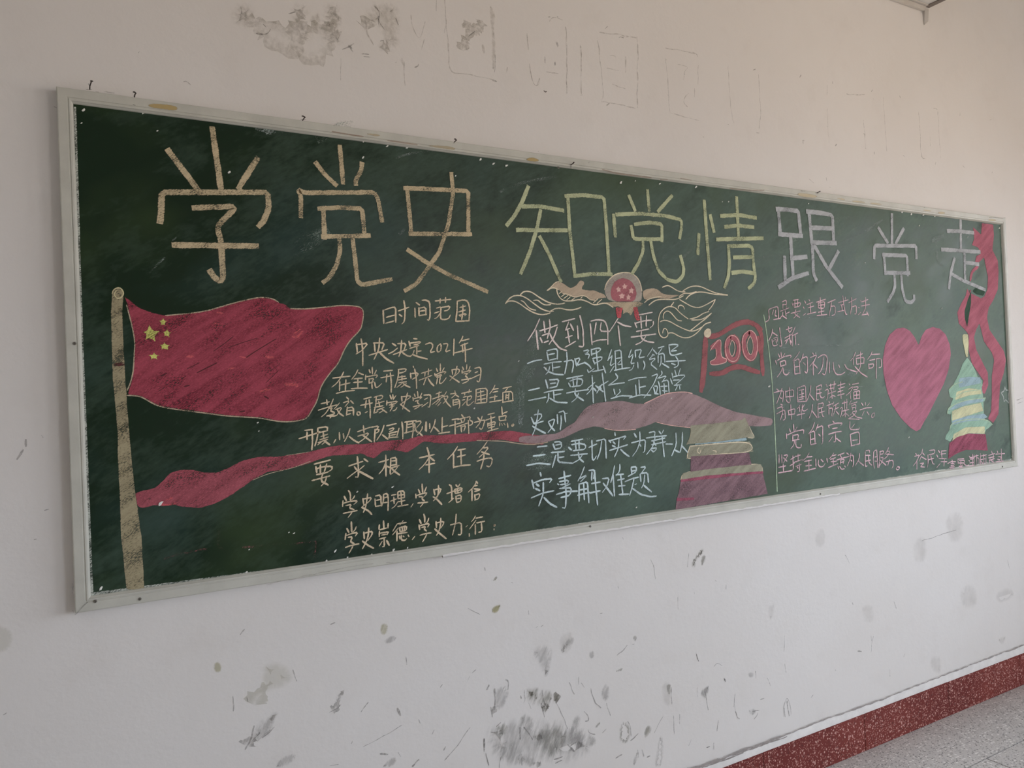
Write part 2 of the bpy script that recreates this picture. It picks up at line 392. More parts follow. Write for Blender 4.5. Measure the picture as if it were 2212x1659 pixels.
# ---------------------------------------------------------------- traced chalk
def smooth_poly(pts, it=2, q=.22, closed=False, cap=9):
    for _ in range(it):
        if len(pts) < 3: return pts
        o = [] if closed else [pts[0]]
        n = len(pts)
        for i in range(n if closed else n - 1):
            a, b = pts[i], pts[(i + 1) % n]
            l_ = math.hypot(b[0] - a[0], b[1] - a[1]) or 1; e_ = min(q, cap / l_)      # cut corners, never by more than cap
            if closed or i > 0: o.append((a[0] * (1 - e_) + b[0] * e_, a[1] * (1 - e_) + b[1] * e_))
            if closed or i < n - 2: o.append((a[0] * e_ + b[0] * (1 - e_), a[1] * e_ + b[1] * (1 - e_)))
        if not closed: o.append(pts[-1])
        pts = o
    return pts
def resample(pts, step):
    out = [pts[0]]
    for a, b in zip(pts, pts[1:]):
        L = math.hypot(b[0] - a[0], b[1] - a[1]); n = max(1, int(L / step))
        for k in range(1, n + 1): out.append((a[0] + (b[0] - a[0]) * k / n, a[1] + (b[1] - a[1]) * k / n))
    return out
SOFT = .28
class Mark:                                      # gathers ribbons and filled areas into one mesh
    def __init__(s, y): s.v, s.f, s.fade, s.y, s.n, s.jit = [], [], [], y, 0, 0
    def stroke(s, pts, w, nib=0.0, soft=1, q=.22, taper=.7, cap=9):
        if len(pts) < 2:
            return
        pts = resample(smooth_poly(pts, soft, q, False, cap), max(w * .6, .003))
        y = s.y - .00001 * (s.n % 12); s.n += 1
        if len(pts) < 2: return
        L = []; a0 = len(s.v); m = len(pts); rnd = random.random() * 50
        for i, p in enumerate(pts):
            q0, q1 = pts[max(0, i - 1)], pts[min(m - 1, i + 1)]
            dx, dz = q1[0] - q0[0], q1[1] - q0[1]; l = math.hypot(dx, dz) or 1; dx /= l; dz /= l
            ww = w
            if nib: ww *= (1 - nib) + nib * abs(math.sin(math.atan2(dz, dx) - math.radians(38)))
            ww *= 1 + .16 * noise.noise(Vector((p[0] * 90, p[1] * 90, rnd)))
            if i in (0, m - 1): ww *= taper
            nx, nz = -dz * ww / 2, dx * ww / 2
            x, z = p
            if s.jit:
                x += s.jit * noise.noise(Vector((p[0] * 30, p[1] * 30, rnd))) ; z += s.jit * noise.noise(Vector((p[0] * 30, p[1] * 30, rnd + 9))); 
                wk = .5 + 1.5 * abs(noise.noise(Vector((p[0] * 22, p[1] * 22, rnd + 3)))); nx *= wk; nz *= wk
            if i == 0: x -= dx * w * .2; z -= dz * w * .2
            if i == m - 1: x += dx * w * .2; z += dz * w * .2
            ed = .0
            for k, fd in ((1.12, ed), (.72, 1), (-.72, 1), (-1.12, ed)):
                s.v.append((x + nx * k, y, z + nz * k)); s.fade.append(fd)
        for i in range(m - 1):
            for k in range(3):
                a = a0 + i * 4 + k; s.f.append((a, a + 1, a + 5, a + 4))
    def area(s, pts, cap=.004, inset=.0022):
        y = s.y - .00001 * (s.n % 12); s.n += 1
        pts = resample(smooth_poly(pts + [], 1, .25, True, cap), .02)
        n = len(pts)
        ar = sum(pts[i][0] * pts[(i + 1) % n][1] - pts[(i + 1) % n][0] * pts[i][1] for i in range(n))
        if ar < 0: pts = pts[::-1]
        inn = []
        for i in range(n):
            a, b = pts[i - 1], pts[(i + 1) % n]; dx, dz = b[0] - a[0], b[1] - a[1]; l = math.hypot(dx, dz) or 1
            j = random.uniform(.6, 1.2) * inset
            inn.append((pts[i][0] - dz / l * j, pts[i][1] + dx / l * j))
        a0 = len(s.v)
        for p in pts: s.v.append((p[0], y, p[1])); s.fade.append(0)
        for p in inn: s.v.append((p[0], y, p[1])); s.fade.append(1)
        for i in range(n):
            k = (i + 1) % n; s.f.append((a0 + i, a0 + k, a0 + n + k, a0 + n + i))
        for t in tessellate_polygon([[Vector((p[0], p[1], 0)) for p in inn]]):
            s.f.append(tuple(a0 + n + i for i in t))
    def blob(s, pts):                            # soft patch: fades towards its rim
        w_ = max(p[0] for p in pts) - min(p[0] for p in pts); h_ = max(p[1] for p in pts) - min(p[1] for p in pts)
        s.area(smooth_poly(pts, 2, .25, True), .02, min(w_, h_) * SOFT)
    def build(s, name, m, parent):
        if not s.v: return None
        return from_data(name, s.v, s.f, m, parent, s.fade)

TEXT = r"""@title 320 270 4.74 tan .0175 学
200 255 510 665
655 30 745 665
1120 340 925 650
120 1000 135 880 140 690 1225 690 1235 850 1185 980 1130 1040
460 850 860 835 885 860 780 960 705 1045 745 1190 768 1560 740 1600 680 1565 630 1490
255 1230 1120 1240
@title 620 300 4.88 tan .0155 党
300 250 400 380 520 490
555 75 590 470
790 255 780 340 720 440 725 485
145 825 145 600 110 530 180 570 920 565 960 640 1000 870
395 1050 380 730
330 735 560 725 790 735 815 1010
370 1030 870 1020
550 1050 560 1180 520 1340 440 1470 380 1515
690 1050 720 1300 740 1500 790 1540 1100 1480
@title 620 300 4.88 tan .0155 史
1265 530 1310 1000
1235 520 1500 530 1910 550 1910 1000
1290 1000 1940 1005
1730 360 1750 560 1700 900 1600 1200 1480 1370 1360 1530 1240 1600
1270 1170 1480 1310 1700 1430 2110 1610
@title 1080 380 5.267 sage .0155 知
320 120 240 320 160 460 75 565
255 350 450 345 720 395
460 390 420 590 340 860 235 1110
190 615 760 620
450 690 560 900 690 1200
770 230 790 600 850 1130
740 230 950 220 1180 245 1210 600 1240 1120
840 1140 1050 1115 1270 1120
@title 1080 380 5.267 sage .0155 党
1465 225 1535 395
1675 160 1695 395
1955 225 1795 405
1290 440 1310 690
1320 440 1600 430 1880 455 2060 500 2065 580 2040 710
1490 570 1515 710 1560 720 1840 720
1530 550 1700 530 1840 550 1840 745
1625 750 1625 860 1570 1000 1500 1110
1715 750 1740 900 1800 1080 1900 1180 2010 1210 2080 1140 2090 1050 2050 910
@title 1480 400 6.144 sage .0175 情
180 650 165 915
250 205 285 700 330 1250
330 400 380 620
680 160 705 680
470 410 700 395 940 435
525 555 700 535 905 560
415 720 1030 705
570 800 585 1050 570 1220 520 1360
570 810 840 805 890 830 905 1050 930 1230 910 1310 840 1370
640 960 890 955
620 1165 760 1145 900 1170
@title 1480 400 6.144 white .021 跟
1235 320 1260 650
1210 320 1360 325 1500 345 1530 660
1240 650 1550 675
1395 680 1430 1200
1400 970 1610 950
1315 950 1325 1270
1240 1355 1400 1240 1630 1170
1640 340 1690 900 1700 1180 1740 1260
1610 350 1800 370 1950 400 1970 780
1680 565 1960 575
1690 760 2000 770
2030 880 1920 1090
1710 800 1870 1080 2080 1350
@title 1860 440 6.506 white .0195 党
240 340 370 550
430 145 430 580
595 350 485 560
180 770 185 590 770 595 775 770
315 700 340 990
300 720 640 730 655 1010
330 970 680 975
465 1000 475 1150 450 1250 370 1370
560 1000 575 1200 620 1370 700 1390 745 1350 740 1290
@title 1860 440 6.506 white .0205 走
1395 230 1400 640
1210 385 1400 390 1580 410
1130 645 1400 660 1670 680
1450 680 1460 1100
1470 830 1650 850
1310 770 1260 960 1230 1190
1270 990 1430 1080 1740 1210
@heading 750 640 7.373 tan .0058 时间范围
570 220 580 435
590 220 700 180 770 175 770 415
620 335 750 300
610 430 740 395
810 235 980 175
900 70 920 200 910 400 870 440
825 290 870 320
#
1095 100 1150 140
1075 190 1080 335
1190 65 1250 60 1310 90 1320 300 1300 385 1275 375
1140 180 1140 310
1150 190 1250 170 1250 300
1150 240 1245 225
1140 310 1260 290
#
1400 75 1650 50
1480 40 1475 110
1565 20 1560 100
1420 190 1480 170
1385 270 1460 245
1390 355 1430 340 1480 265
1490 180 1640 155 1610 220 1545 235
1490 180 1480 350 1520 375 1610 360 1640 300
#
1750 90 1745 250 1725 400
1745 80 1850 55 1920 80 1950 200 1935 395
1735 400 1935 390
1790 180 1885 155
1770 250 1880 220
1790 300 1900 275 1870 310
1840 140 1840 250 1820 370
1780 300 1800 320
@line_a 750 640 7.373 tan .0056 中央决定2021年
145 750 160 910
160 770 330 745 240 860 140 920
220 680 245 850 245 1105
#
430 745 440 880
415 745 595 740 550 850
345 940 640 850
515 665 500 850 425 1005
520 900 620 1000 740 1065
#
715 750 775 790
655 915 720 890 800 825
800 755 940 750 900 860
730 930 945 850
865 700 850 880 820 960
870 890 950 950 1010 960
#
1055 675 1110 680
980 715 1000 795
985 750 1175 720 1140 760 1060 775
995 830 1140 785
1105 790 1105 920
1105 880 1175 870
1065 860 1040 930 990 960
1040 930 1150 970 1275 1000
#
1245 765 1330 735 1370 790 1310 900 1390 880
#
1480 755 1430 800 1430 890 1480 880 1500 800 1480 755
#
1530 760 1600 750 1590 810 1555 890 1635 860
#
1700 680 1690 940
#
1840 635 1820 690 1780 745
1820 710 1940 680
1800 790 1920 745
1830 770 1840 890
1700 905 1990 830
1865 750 1880 900 1880 1045
@line_b 680 780 8.295 tan .0052 在全党开展中共党史学习
320 305 630 270
515 195 470 290 390 400 305 465
445 360 440 530
460 430 630 390
555 330 545 530
380 580 540 540 710 525
#
770 155 730 240 660 325
780 210 870 245
700 320 850 305
690 385 850 370
770 320 770 490
650 495 780 485 940 485
#
970 150 990 210
1025 110 1030 230
1100 165 1070 230
910 250 905 335
910 285 1050 255 1130 250 1090 300
970 310 970 400
980 320 1060 310 1020 370
970 400 1050 370
1020 400 1025 495
1070 380 1085 470 1120 475 1195 405
#
1230 180 1390 165
1180 300 1410 255
1290 240 1275 375
1350 210 1370 400 1365 560
#
1490 150 1640 135 1620 190 1500 220
1500 160 1490 300 1430 475
1500 290 1620 270
1480 340 1640 310
1560 260 1560 350
1500 390 1640 370
1470 470 1560 400
1540 470 1640 400
1580 400 1630 440 1705 470
@line_b 870 780 8.295 tan .0052 中共党史学习
185 90 190 115
135 215 145 310
150 225 280 210 250 280 170 325
210 140 240 300 245 490
#
330 220 520 160
290 345 520 255
400 200 390 270
460 140 450 250
420 290 370 425
450 310 500 390 555 445
#
600 130 620 190
670 50 670 180
740 120 710 175
570 220 580 270
570 255 680 200 780 185 740 230
610 250 610 290
620 260 710 240 660 285 600 290
620 310 600 410
670 290 650 400 700 400 775 300
#
880 150 890 240
885 155 1010 140 1010 200 920 270
970 90 940 240 840 350
840 265 920 320 1010 380
#
1065 100 1090 160
1145 65 1140 150
1205 95 1180 155
1060 160 1060 220
1065 205 1230 160 1180 210
1090 230 1180 215 1110 260 1160 300
1050 340 1230 310
1190 320 1150 370 1070 400
#
1285 130 1390 105 1400 200 1370 380 1325 355
1290 210 1340 190
1230 310 1290 280 1380 240
@line_c 680 780 8.295 tan .005 教育。开展党史
110 765 260 730
210 690 220 780
330 680 290 780 200 930 115 1000
60 880 250 820 390 785
260 850 320 830 270 890 350 920
210 985 350 945
350 930 270 1020
440 750 370 830 340 860
370 870 490 820 430 920 380 985 250 985
400 870 440 940 515 985
#
565 645 605 685
510 745 630 705 540 815
640 710 690 760
580 820 565 970
580 840 690 820 690 970
590 890 680 880
560 965 640 940
#
760 910 750 950 780 975 820 950 800 910 760 910
#
875 680 1010 645
815 795 1030 750
920 700 900 840
900 925 940 905
970 690 990 850 990 1020
#
1060 650 1110 630 1220 610 1200 680 1080 700
1100 640 1090 780 1055 935
1080 770 1240 720
1140 720 1160 800
1060 830 1220 800
1110 880 1240 830
1060 935 1130 900
1150 930 1230 880
1200 860 1290 925
#
1345 610 1370 680
1395 600 1400 670
1450 620 1400 690
1290 710 1285 790
1290 750 1490 715 1430 770
1330 790 1440 760
1340 830 1420 800
1370 760 1390 830 1345 895
1400 890 1440 880 1470 830
#
1550 630 1560 720
1560 640 1700 620 1720 640 1540 770
1660 570 1630 680 1570 860
1530 770 1600 830 1700 905
@line_c 870 780 8.295 tan .005 学习教育范围全面
205 590 220 640
260 545 270 640
340 575 310 640
180 650 185 710
180 680 320 640 340 650 300 680
220 720 290 700 250 740 290 770
180 820 350 780
310 790 270 830 205 860
#
375 610 490 600 500 650 480 830 450 820
385 690 440 660
340 820 450 740
#
590 590 690 555
650 550 640 660
530 680 720 610
780 550 740 620 600 720 525 775
620 690 680 680 630 740 590 780
680 740 620 805
720 640 820 620 760 720 720 760
740 660 780 740 860 825
#
930 530 935 560
850 590 970 570 900 640 870 660
950 610 1000 640
900 690 900 800
910 700 1010 680 1020 800 1000 850
920 740 1010 730
910 790 1000 760
#
1050 580 1230 540
1110 560 1105 610
1190 510 1180 570
1080 650 1140 630
1060 700 1110 690
1060 800 1130 720
1150 640 1240 620 1210 690 1170 700
1160 640 1140 780 1180 800 1270 720
#
1310 510 1310 650 1290 760
1310 510 1400 490 1510 490 1500 740
1330 570 1450 540
1330 640 1480 600
1330 700 1480 670
1390 520 1400 740
1340 690 1430 680
1310 760 1490 740
#
1650 430 1620 500 1555 585
1600 510 1710 490
1610 560 1700 540
1550 660 1690 630
1650 610 1640 700
1550 735 1770 700
#
1790 490 1945 455
1880 480 1820 560
1790 560 1790 740
1800 560 1960 540 1970 700
1850 590 1840 690
1900 570 1890 690
1850 620 1890 610
1850 660 1890 650
1780 740 1980 705
@line_d 640 850 8.295 tan .0054 开展，以支队副
150 660 290 645
45 810 370 710 560 665
190 690 190 830
280 650 290 850 275 1010
#
380 620 560 590 550 670
385 620 380 780 330 940
420 680 400 690
440 770 560 730
480 700 490 800
420 830 570 780
390 880 560 820
380 920 470 850
460 910 540 850
500 850 600 920
#
705 820 670 885
#
770 700 775 830
840 720 850 800
960 630 930 730 860 860
945 770 1030 840 1120 885
#
1095 685 1320 605
1200 575 1210 700
1100 765 1310 700 1230 800 1120 875
1180 740 1260 800 1350 865
#
1330 605 1480 580 1430 650
1400 650 1480 640 1470 690 1420 710
1410 640 1395 870
1570 570 1530 700 1440 835
1540 740 1640 820
#
1615 580 1790 540
1660 640 1750 610 1730 660 1670 680
1650 720 1810 680
1660 800 1670 720
1690 750 1780 730
1650 790 1820 780
1840 620 1800 760
1890 510 1905 640 1905 810
@line_d 870 780 8.295 tan .0054 职以上干部为重点。
30 1095 240 1065
75 1100 60 1290
80 1140 170 1120
80 1190 170 1170
25 1290 230 1240
175 1070 190 1200 165 1375
230 1090 310 1070 330 1100 240 1200
210 1120 220 1220 260 1280
280 1270 350 1340
350 1170 340 1230 250 1330
420 1090 420 1260
#
410 1090 400 1250
480 1120 480 1210
580 1050 560 1150 495 1275
560 1180 650 1270
#
705 1010 700 1265
710 1180 800 1155
640 1300 740 1280 840 1270
#
880 1050 1000 1030
830 1165 1080 1095
935 1070 935 1310
#
1050 960 1080 1000
980 1050 1120 1010
1040 1050 1060 1100
1110 1030 1090 1090
960 1180 1160 1110
1040 1170 1050 1270
1050 1180 1130 1150 1090 1250
1140 1010 1210 990 1190 1060 1250 1080 1240 1140 1190 1150
1170 1060 1180 1300
#
1340 1010 1380 1060
1280 1100 1420 1060 1470 1060 1440 1160 1410 1230 1370 1200
1420 990 1380 1110 1310 1190
#
1520 960 1640 930
1480 1060 1650 1000
1575 980 1590 1230
1520 1110 1520 1180
1530 1120 1660 1080 1640 1150
1530 1150 1630 1130
1530 1200 1640 1170
1510 1260 1710 1205
#
1770 820 1780 960
1790 940 1870 905
1720 990 1730 1070
1720 1000 1860 970 1830 1040
1730 1070 1850 1055
1735 1105 1730 1160
1770 1120 1780 1150
1810 1115 1830 1145
1870 1110 1880 1190
#
1955 1135 1990 1130 1975 1165 1945 1160 1955 1135
@line_e 640 850 8.295 tan .006 要求根
320 1265 610 1190
350 1310 365 1420
355 1350 480 1310 640 1300 640 1360 540 1420 360 1455
430 1280 430 1430
545 1260 500 1400
280 1560 600 1475
480 1420 430 1560 570 1640
540 1500 510 1590 445 1655
#
940 1300 1190 1215
1090 1130 1110 1300 1110 1500 1060 1495
1040 1310 1080 1370
1215 1290 1120 1370
910 1520 1090 1380
1120 1390 1230 1450 1370 1525
1210 1170 1280 1220
#
1475 1235 1650 1185
1600 1100 1605 1480
1600 1240 1560 1350 1480 1440
1620 1300 1680 1330
1690 1160 1680 1440
1700 1160 1790 1145 1790 1280
1700 1210 1790 1200
1690 1290 1800 1270
1680 1340 1840 1290
1690 1450 1740 1410 1810 1320
1700 1330 1750 1390 1850 1460
@line_e 860 950 6.9125 tan .0062 本任务
315 270 540 220
430 115 460 220 460 490
470 250 390 370 310 445
470 260 540 315
410 375 545 350
#
885 100 830 190 735 290
825 210 825 420
890 155 1005 135
935 150 940 370
880 255 1005 225
820 410 940 385 1075 375
#
1325 30 1270 110 1175 215
1270 120 1350 110 1300 180 1210 260
1240 180 1360 220
1175 320 1290 280 1410 270 1390 370 1360 405 1320 390
1280 220 1270 310 1230 435
@line_f 720 1040 10.367 tan .0054 学史明理，
240 330 290 430
335 200 380 270 380 430
475 320 450 370 410 410
215 430 205 555
215 490 340 450 520 430 530 450 460 510
280 540 410 510 350 590 460 630
220 715 380 680 530 650
430 670 390 730 330 800
#
660 380 680 520
650 400 750 375 860 360 800 450 640 570
765 275 750 400 720 580 670 690
630 580 720 620 800 670 860 740
#
930 390 940 540
940 325 1060 300 1070 530
960 420 1060 400
940 560 1090 530
1120 300 1120 430 1080 550
1120 290 1210 265 1230 400 1220 650
1130 370 1220 340
1110 480 1220 460
#
1300 310 1400 290
1280 440 1410 390
1350 350 1360 500
1310 600 1380 550 1450 440
1440 240 1445 390
1445 230 1580 200 1590 360
1450 310 1580 290
1450 385 1590 360
1510 230 1530 540
1450 455 1600 425
1440 560 1540 540 1670 520
#
1785 495 1735 570
@line_f 860 950 6.9125 tan .0058 学史增信
300 740 325 800
355 660 365 790
420 705 390 780
260 810 265 870
280 830 400 790 430 800 380 850
310 850 370 850 350 880 390 910
290 945 440 930
390 930 330 1000
#
530 740 545 820
535 750 640 720 620 790 540 890
600 680 600 790 580 860 525 910
520 850 570 880 650 965
#
760 670 795 690 800 900
725 805 840 760
755 935 830 870
860 670 880 700
920 660 890 710
840 740 850 800
840 740 950 710 950 780 850 800
880 730 890 780
855 765 940 745
860 840 870 930
870 840 940 820 935 920 870 935
880 880 930 870
#
1170 620 1130 700 1045 780
1100 740 1100 910
1160 620 1185 650
1130 690 1180 680
1130 730 1220 740
1140 770 1215 750
1140 820 1150 900
1150 825 1220 800 1200 880 1140 900
@line_g 720 1040 10.367 tan .0058 学史崇德，
300 1050 345 1140
400 905 410 1130
510 1015 480 1090 420 1140
280 1160 260 1300
290 1210 420 1160 545 1140 490 1220
330 1250 430 1240 380 1340 420 1370 470 1400
270 1475 400 1430 570 1395
440 1440 400 1520 350 1600
#
680 1130 690 1280
690 1160 790 1130 870 1120 860 1200 770 1320
790 1040 780 1220 720 1380 650 1505
650 1330 740 1410 900 1495
#
1030 970 1020 1070
1120 880 1130 1050
1225 940 1220 1040
1030 1085 1190 1040
1030 1120 1025 1230
1040 1160 1240 1120 1200 1190
1080 1200 1180 1180
1030 1290 1170 1250
1135 1260 1140 1460 1100 1460
1090 1340 1030 1440
1190 1320 1250 1430
#
1560 880 1490 970
1420 960 1330 1110
1430 950 1630 915
1450 1040 1330 1190
1425 1110 1420 1330
1480 1030 1490 1120
1490 1030 1640 990 1630 1100 1490 1120
1540 1020 1545 1100
1590 1010 1590 1090
1440 1170 1650 1140
1480 1220 1490 1290
1520 1200 1520 1310 1600 1320 1640 1280
1560 1220 1580 1240
1670 1200 1690 1230
#
1820 1230 1765 1300
@line_g 860 950 6.9125 tan .006 学史力行。
315 1190 340 1250
380 1110 395 1150 395 1230
455 1170 440 1220 400 1260
310 1270 320 1340
330 1280 400 1260 465 1250 440 1300
350 1310 410 1290 385 1330 420 1360
325 1425 400 1400 490 1390
430 1400 400 1460 365 1520
#
565 1220 570 1310
570 1240 680 1215 670 1270 610 1340
635 1170 630 1280 600 1380 570 1425
545 1330 620 1400 715 1475
#
780 1270 940 1230 945 1390 930 1420 895 1415
865 1110 855 1240 830 1340 810 1420
#
1150 1140 1130 1180 1095 1220
1160 1200 1110 1270 1065 1330
1150 1260 1150 1410
1160 1170 1260 1150
1170 1240 1290 1215
1240 1240 1250 1370 1200 1380
1060 1400 1060 1440
1010 1300 1030 1280
#
1430 1270 1435 1290 1450 1275 1430 1270
1430 1330 1430 1345
@mid_heading 1130 670 7.373 rose .0066 做到四个要
260 140 180 320 70 490
205 320 235 625
325 175 345 360
260 330 400 290 545 235
415 150 430 280 380 450
300 405 400 370
270 440 300 515
330 515 400 490
540 270 490 430 410 545
420 370 470 480 580 610 690 645
#
620 185 820 135
720 190 680 300 665 320 740 290
750 220 800 325
705 320 735 520
675 440 780 405
665 590 740 550 835 495
860 250 875 460
900 85 950 300 960 590 885 575
#
1065 215 1095 550
1075 175 1180 150 1300 170 1345 300 1345 545
1160 200 1130 380
1240 200 1220 330 1310 340 1365 335
1100 510 1200 475 1330 470
#
1510 130 1440 240 1370 345
1500 190 1600 245 1715 265
1510 250 1545 565
#
1840 75 2055 35
1775 200 1805 275
1780 210 1920 170 2045 160
2070 180 2070 240 2020 280
1800 340 2000 300
1870 100 1880 290
1960 90 1955 260
1715 430 2110 380
1880 340 1870 440 1960 500 2080 515
1950 420 1880 510 1790 550
@mid_one 1130 670 7.373 bluish .0064 一是加强组织领导
65 850 180 805 295 790
#
375 670 400 800
375 650 470 620 545 620 540 780
400 710 500 690
410 800 530 770
330 860 470 830 605 820
460 830 470 970
480 920 585 900
330 910 380 960
420 900 400 980 360 1020
400 980 500 1020 640 1030
#
650 820 790 790 800 880 775 990
690 670 700 800 660 1015
820 770 850 890
820 780 910 760 850 880 990 830
#
960 650 1050 630 1020 680 960 700 1060 700 1030 770
1080 620 1090 720
1080 630 1200 600 1240 630 1170 680 1090 700
1100 770 1250 740 1250 790 1130 850
1110 790 1140 860
1160 640 1190 960
970 830 1050 880 1080 930
1020 950 1040 1000 1130 930
1100 980 1300 940
1270 890 1310 1000
@mid_one 1300 740 11.06 bluish .0062 组织领导
225 170 140 430
130 430 240 310
240 310 190 570 290 500
190 710 290 560
310 210 330 660
300 210 450 175 480 610
340 380 450 365
370 510 460 410
380 530 480 510
290 665 500 620 670 600
#
700 170 620 380 740 280
740 310 680 510 770 490
650 670 720 640 760 540
790 190 800 350
790 190 950 160 870 370 1020 340
850 470 860 610
990 440 1030 540 990 640
#
1210 130 1150 230 1080 330
1220 170 1310 270
1200 280 1250 300
1180 320 1240 290 1100 410 1290 370 1150 510 1310 640
1340 130 1480 90
1430 140 1320 290 1480 250 1500 470
1340 310 1340 480
1410 320 1410 500 1370 570
1440 500 1600 600
#
1590 60 1720 40 1840 60 1660 190 1640 210 1780 190
1600 90 1620 280 1700 310 1910 250
1530 450 1990 430
1760 330 1820 430 1820 560 1720 600
1660 500 1750 530
@mid_two 1130 670 7.373 bluish .0064 二是要树立正确党
85 1280 260 1240
80 1440 360 1385
#
355 1110 390 1245
415 1110 570 1100 530 1220
430 1170 520 1160
420 1240 530 1215
330 1315 470 1280 630 1265
480 1290 490 1420
500 1350 600 1330
405 1330 400 1420 370 1474
420 1400 520 1465 700 1474
#
690 1090 950 1040
720 1160 750 1220
790 1090 800 1210
860 1060 850 1200
740 1130 850 1090 950 1100 930 1200 770 1220
690 1320 850 1290 1040 1265
830 1250 820 1350 960 1440
880 1320 850 1400 770 1465
#
1020 1250 1140 1150
1095 1040 1115 1474
1110 1190 1080 1270 1010 1340
1120 1240 1160 1290
1150 1200 1270 1300
1250 1180 1170 1320
1255 1000 1310 1450
1190 1230 1350 1130
1210 1220 1240 1250
@mid_two 1300 740 11.06 bluish .006 立正确党
320 740 390 840 260 950 150 1020
150 1020 350 980 540 960
280 1110 310 1240
420 1120 440 1180 320 1290
210 1340 450 1270 720 1280
#
630 905 850 840 1060 825
880 890 900 1220
900 1070 1040 1040
800 1010 820 1270
650 1325 900 1250 1170 1255
#
1190 800 1340 740 1240 980 1100 1200 1000 1320
1230 1070 1270 1220
1250 1040 1330 1040 1310 1160 1280 1230
1420 680 1440 750 1330 860
1360 850 1540 790 1490 860 1430 950
1340 930 1370 1010 1390 1250
1430 930 1580 890 1600 1180
1400 1050 1560 1040
1440 1150 1560 1160
1480 970 1490 1210
1250 1220 1350 1230
#
1670 730 1690 850
1740 660 1770 780
1870 620 1820 780
1630 860 1680 990
1700 820 1850 780 2000 780 1900 880 1760 1000
1700 900 1850 890
1720 1020 1890 1010
1800 1040 1750 1140
1850 1040 1860 1120
@mid_three 1120 860 11.06 bluish .0062 史观
300 460 360 600
370 400 540 370 550 450 450 560 350 610
470 280 440 500 400 720 330 880
370 620 590 550
330 670 480 760 640 840
#
710 560 830 500 860 520 800 700 700 820
710 580 780 700 860 780
920 390 930 610
960 340 1090 300 1120 570
1010 420 1020 560 990 760
1120 370 1160 360
@mid_four 1130 920 6.144 bluish .0068 三是要切实为群众
185 280 315 265
130 400 290 380
45 525 200 495 360 510
#
395 240 420 310
415 215 500 205 510 290 420 310
430 255 500 240
370 355 545 340
460 350 460 480 660 495
465 420 540 410
430 390 410 470 385 550
#
635 205 790 175
600 285 640 320
640 250 740 230 830 250 820 310 660 330
690 210 700 320
740 200 740 310
630 390 850 370
730 350 740 430 800 480
780 390 740 450 660 490
#
870 285 975 240
910 190 915 440 935 460 970 400
970 200 1090 170 1100 430
1040 200 1020 340 980 440
#
1215 90 1220 130
1135 190 1160 220
1140 200 1370 130 1330 180
1190 210 1220 240
1180 260 1220 280
1145 325 1385 250
1270 160 1260 300 1210 410
1290 310 1350 370 1405 405
#
1470 100 1500 150
1435 225 1620 180 1610 340 1590 350
1545 80 1550 200 1510 320 1450 400
1540 240 1560 270
#
1670 90 1750 70 1740 140
1630 160 1780 140 1900 130
1800 70 1830 110
1860 55 1840 100
1700 200 1880 160
1720 200 1760 260
1700 250 1890 210
1750 150 1720 270 1635 380
1700 300 1780 290 1730 350 1700 320
1840 130 1870 410
1890 240 1980 240
#
2025 95 2030 250 1970 395
2010 320 2070 350
2110 85 2110 220 2080 350
2100 260 2180 350
@mid_five 1130 920 6.144 bluish .0072 实事解难题
225 620 235 665
115 720 140 830
130 760 260 710 385 700 350 750
170 770 210 800
160 830 220 860
105 955 260 890 405 860
265 750 265 900 205 1060
275 950 350 1030 445 1080
#
470 700 630 655
540 600 570 900 560 1090 520 1085
480 740 600 720 590 770 490 780
455 770 470 780
440 910 560 870 720 865
480 830 640 820 620 920 500 950
500 830 620 770
#
810 545 770 650 725 730
740 700 850 650 760 740
740 770 740 1000
750 770 850 740 870 1020
800 760 810 980
750 850 860 830
720 920 880 880
870 590 945 580 940 660 930 700
910 610 905 720
945 590 960 800 985 1050
905 765 1020 745
880 890 1020 860
#
1050 700 1140 690 1110 800 1050 880
1060 760 1130 850 1190 930
1210 530 1190 640 1160 750
1190 640 1210 930
1280 510 1280 600 1230 660
1230 650 1330 640
1250 720 1340 700
1260 800 1350 790
1290 640 1320 910
1270 910 1400 905
#
1430 560 1440 640
1430 550 1500 540 1500 610 1390 670
1440 600 1500 590
1350 740 1440 700 1530 680
1470 690 1440 830 1410 920
1480 780 1500 770
1450 830 1560 910 1690 940 1765 930
1560 550 1630 540 1570 620
1550 640 1560 740
1560 630 1650 620 1660 750
1610 650 1600 760 1570 820
1600 790 1700 875
@right_a 1640 630 8.508 pink .0062 四是要注重方式方法
170 330 180 520 110 560
170 330 260 290 340 270 350 500
260 330 230 420
300 340 280 440 320 450
260 515 390 490
#
415 190 495 150 490 290
430 230 430 310
430 240 490 235
385 360 540 300
470 340 490 450
480 410 550 375
430 380 420 440 375 490
420 440 500 495
#
620 160 715 145
600 210 620 270
610 230 760 200 740 270 640 290
650 170 650 280
700 160 700 280
580 400 750 355
670 330 640 410 740 475
710 400 630 485
#
830 170 850 210
805 280 820 310
800 440 850 400
870 240 980 195
910 150 925 170
890 300 1000 265
930 210 940 390
880 415 1040 375
#
1045 195 1215 140
1115 110 1140 430
1080 190 1080 300
1090 210 1200 180 1190 310 1090 300
1090 250 1190 240
1080 380 1190 355
1055 440 1240 420
#
1255 205 1395 145
1320 200 1310 300 1280 440
1310 270 1390 260 1390 420 1330 440
#
1445 205 1630 150
1480 250 1550 230
1510 240 1520 350
1435 370 1550 345
1530 80 1550 250 1580 410 1610 420
1580 100 1580 140
#
1640 205 1780 130
1690 110 1700 250 1670 415
1710 280 1780 250 1780 410 1750 410
#
1860 160 1870 190
1820 290 1840 300
1815 425 1860 380
1880 190 1995 145
1870 265 2025 235
1950 110 1950 300 1890 430
1880 430 1990 410
1970 370 2005 440
@right_b 1640 630 8.508 pink .0062 创新
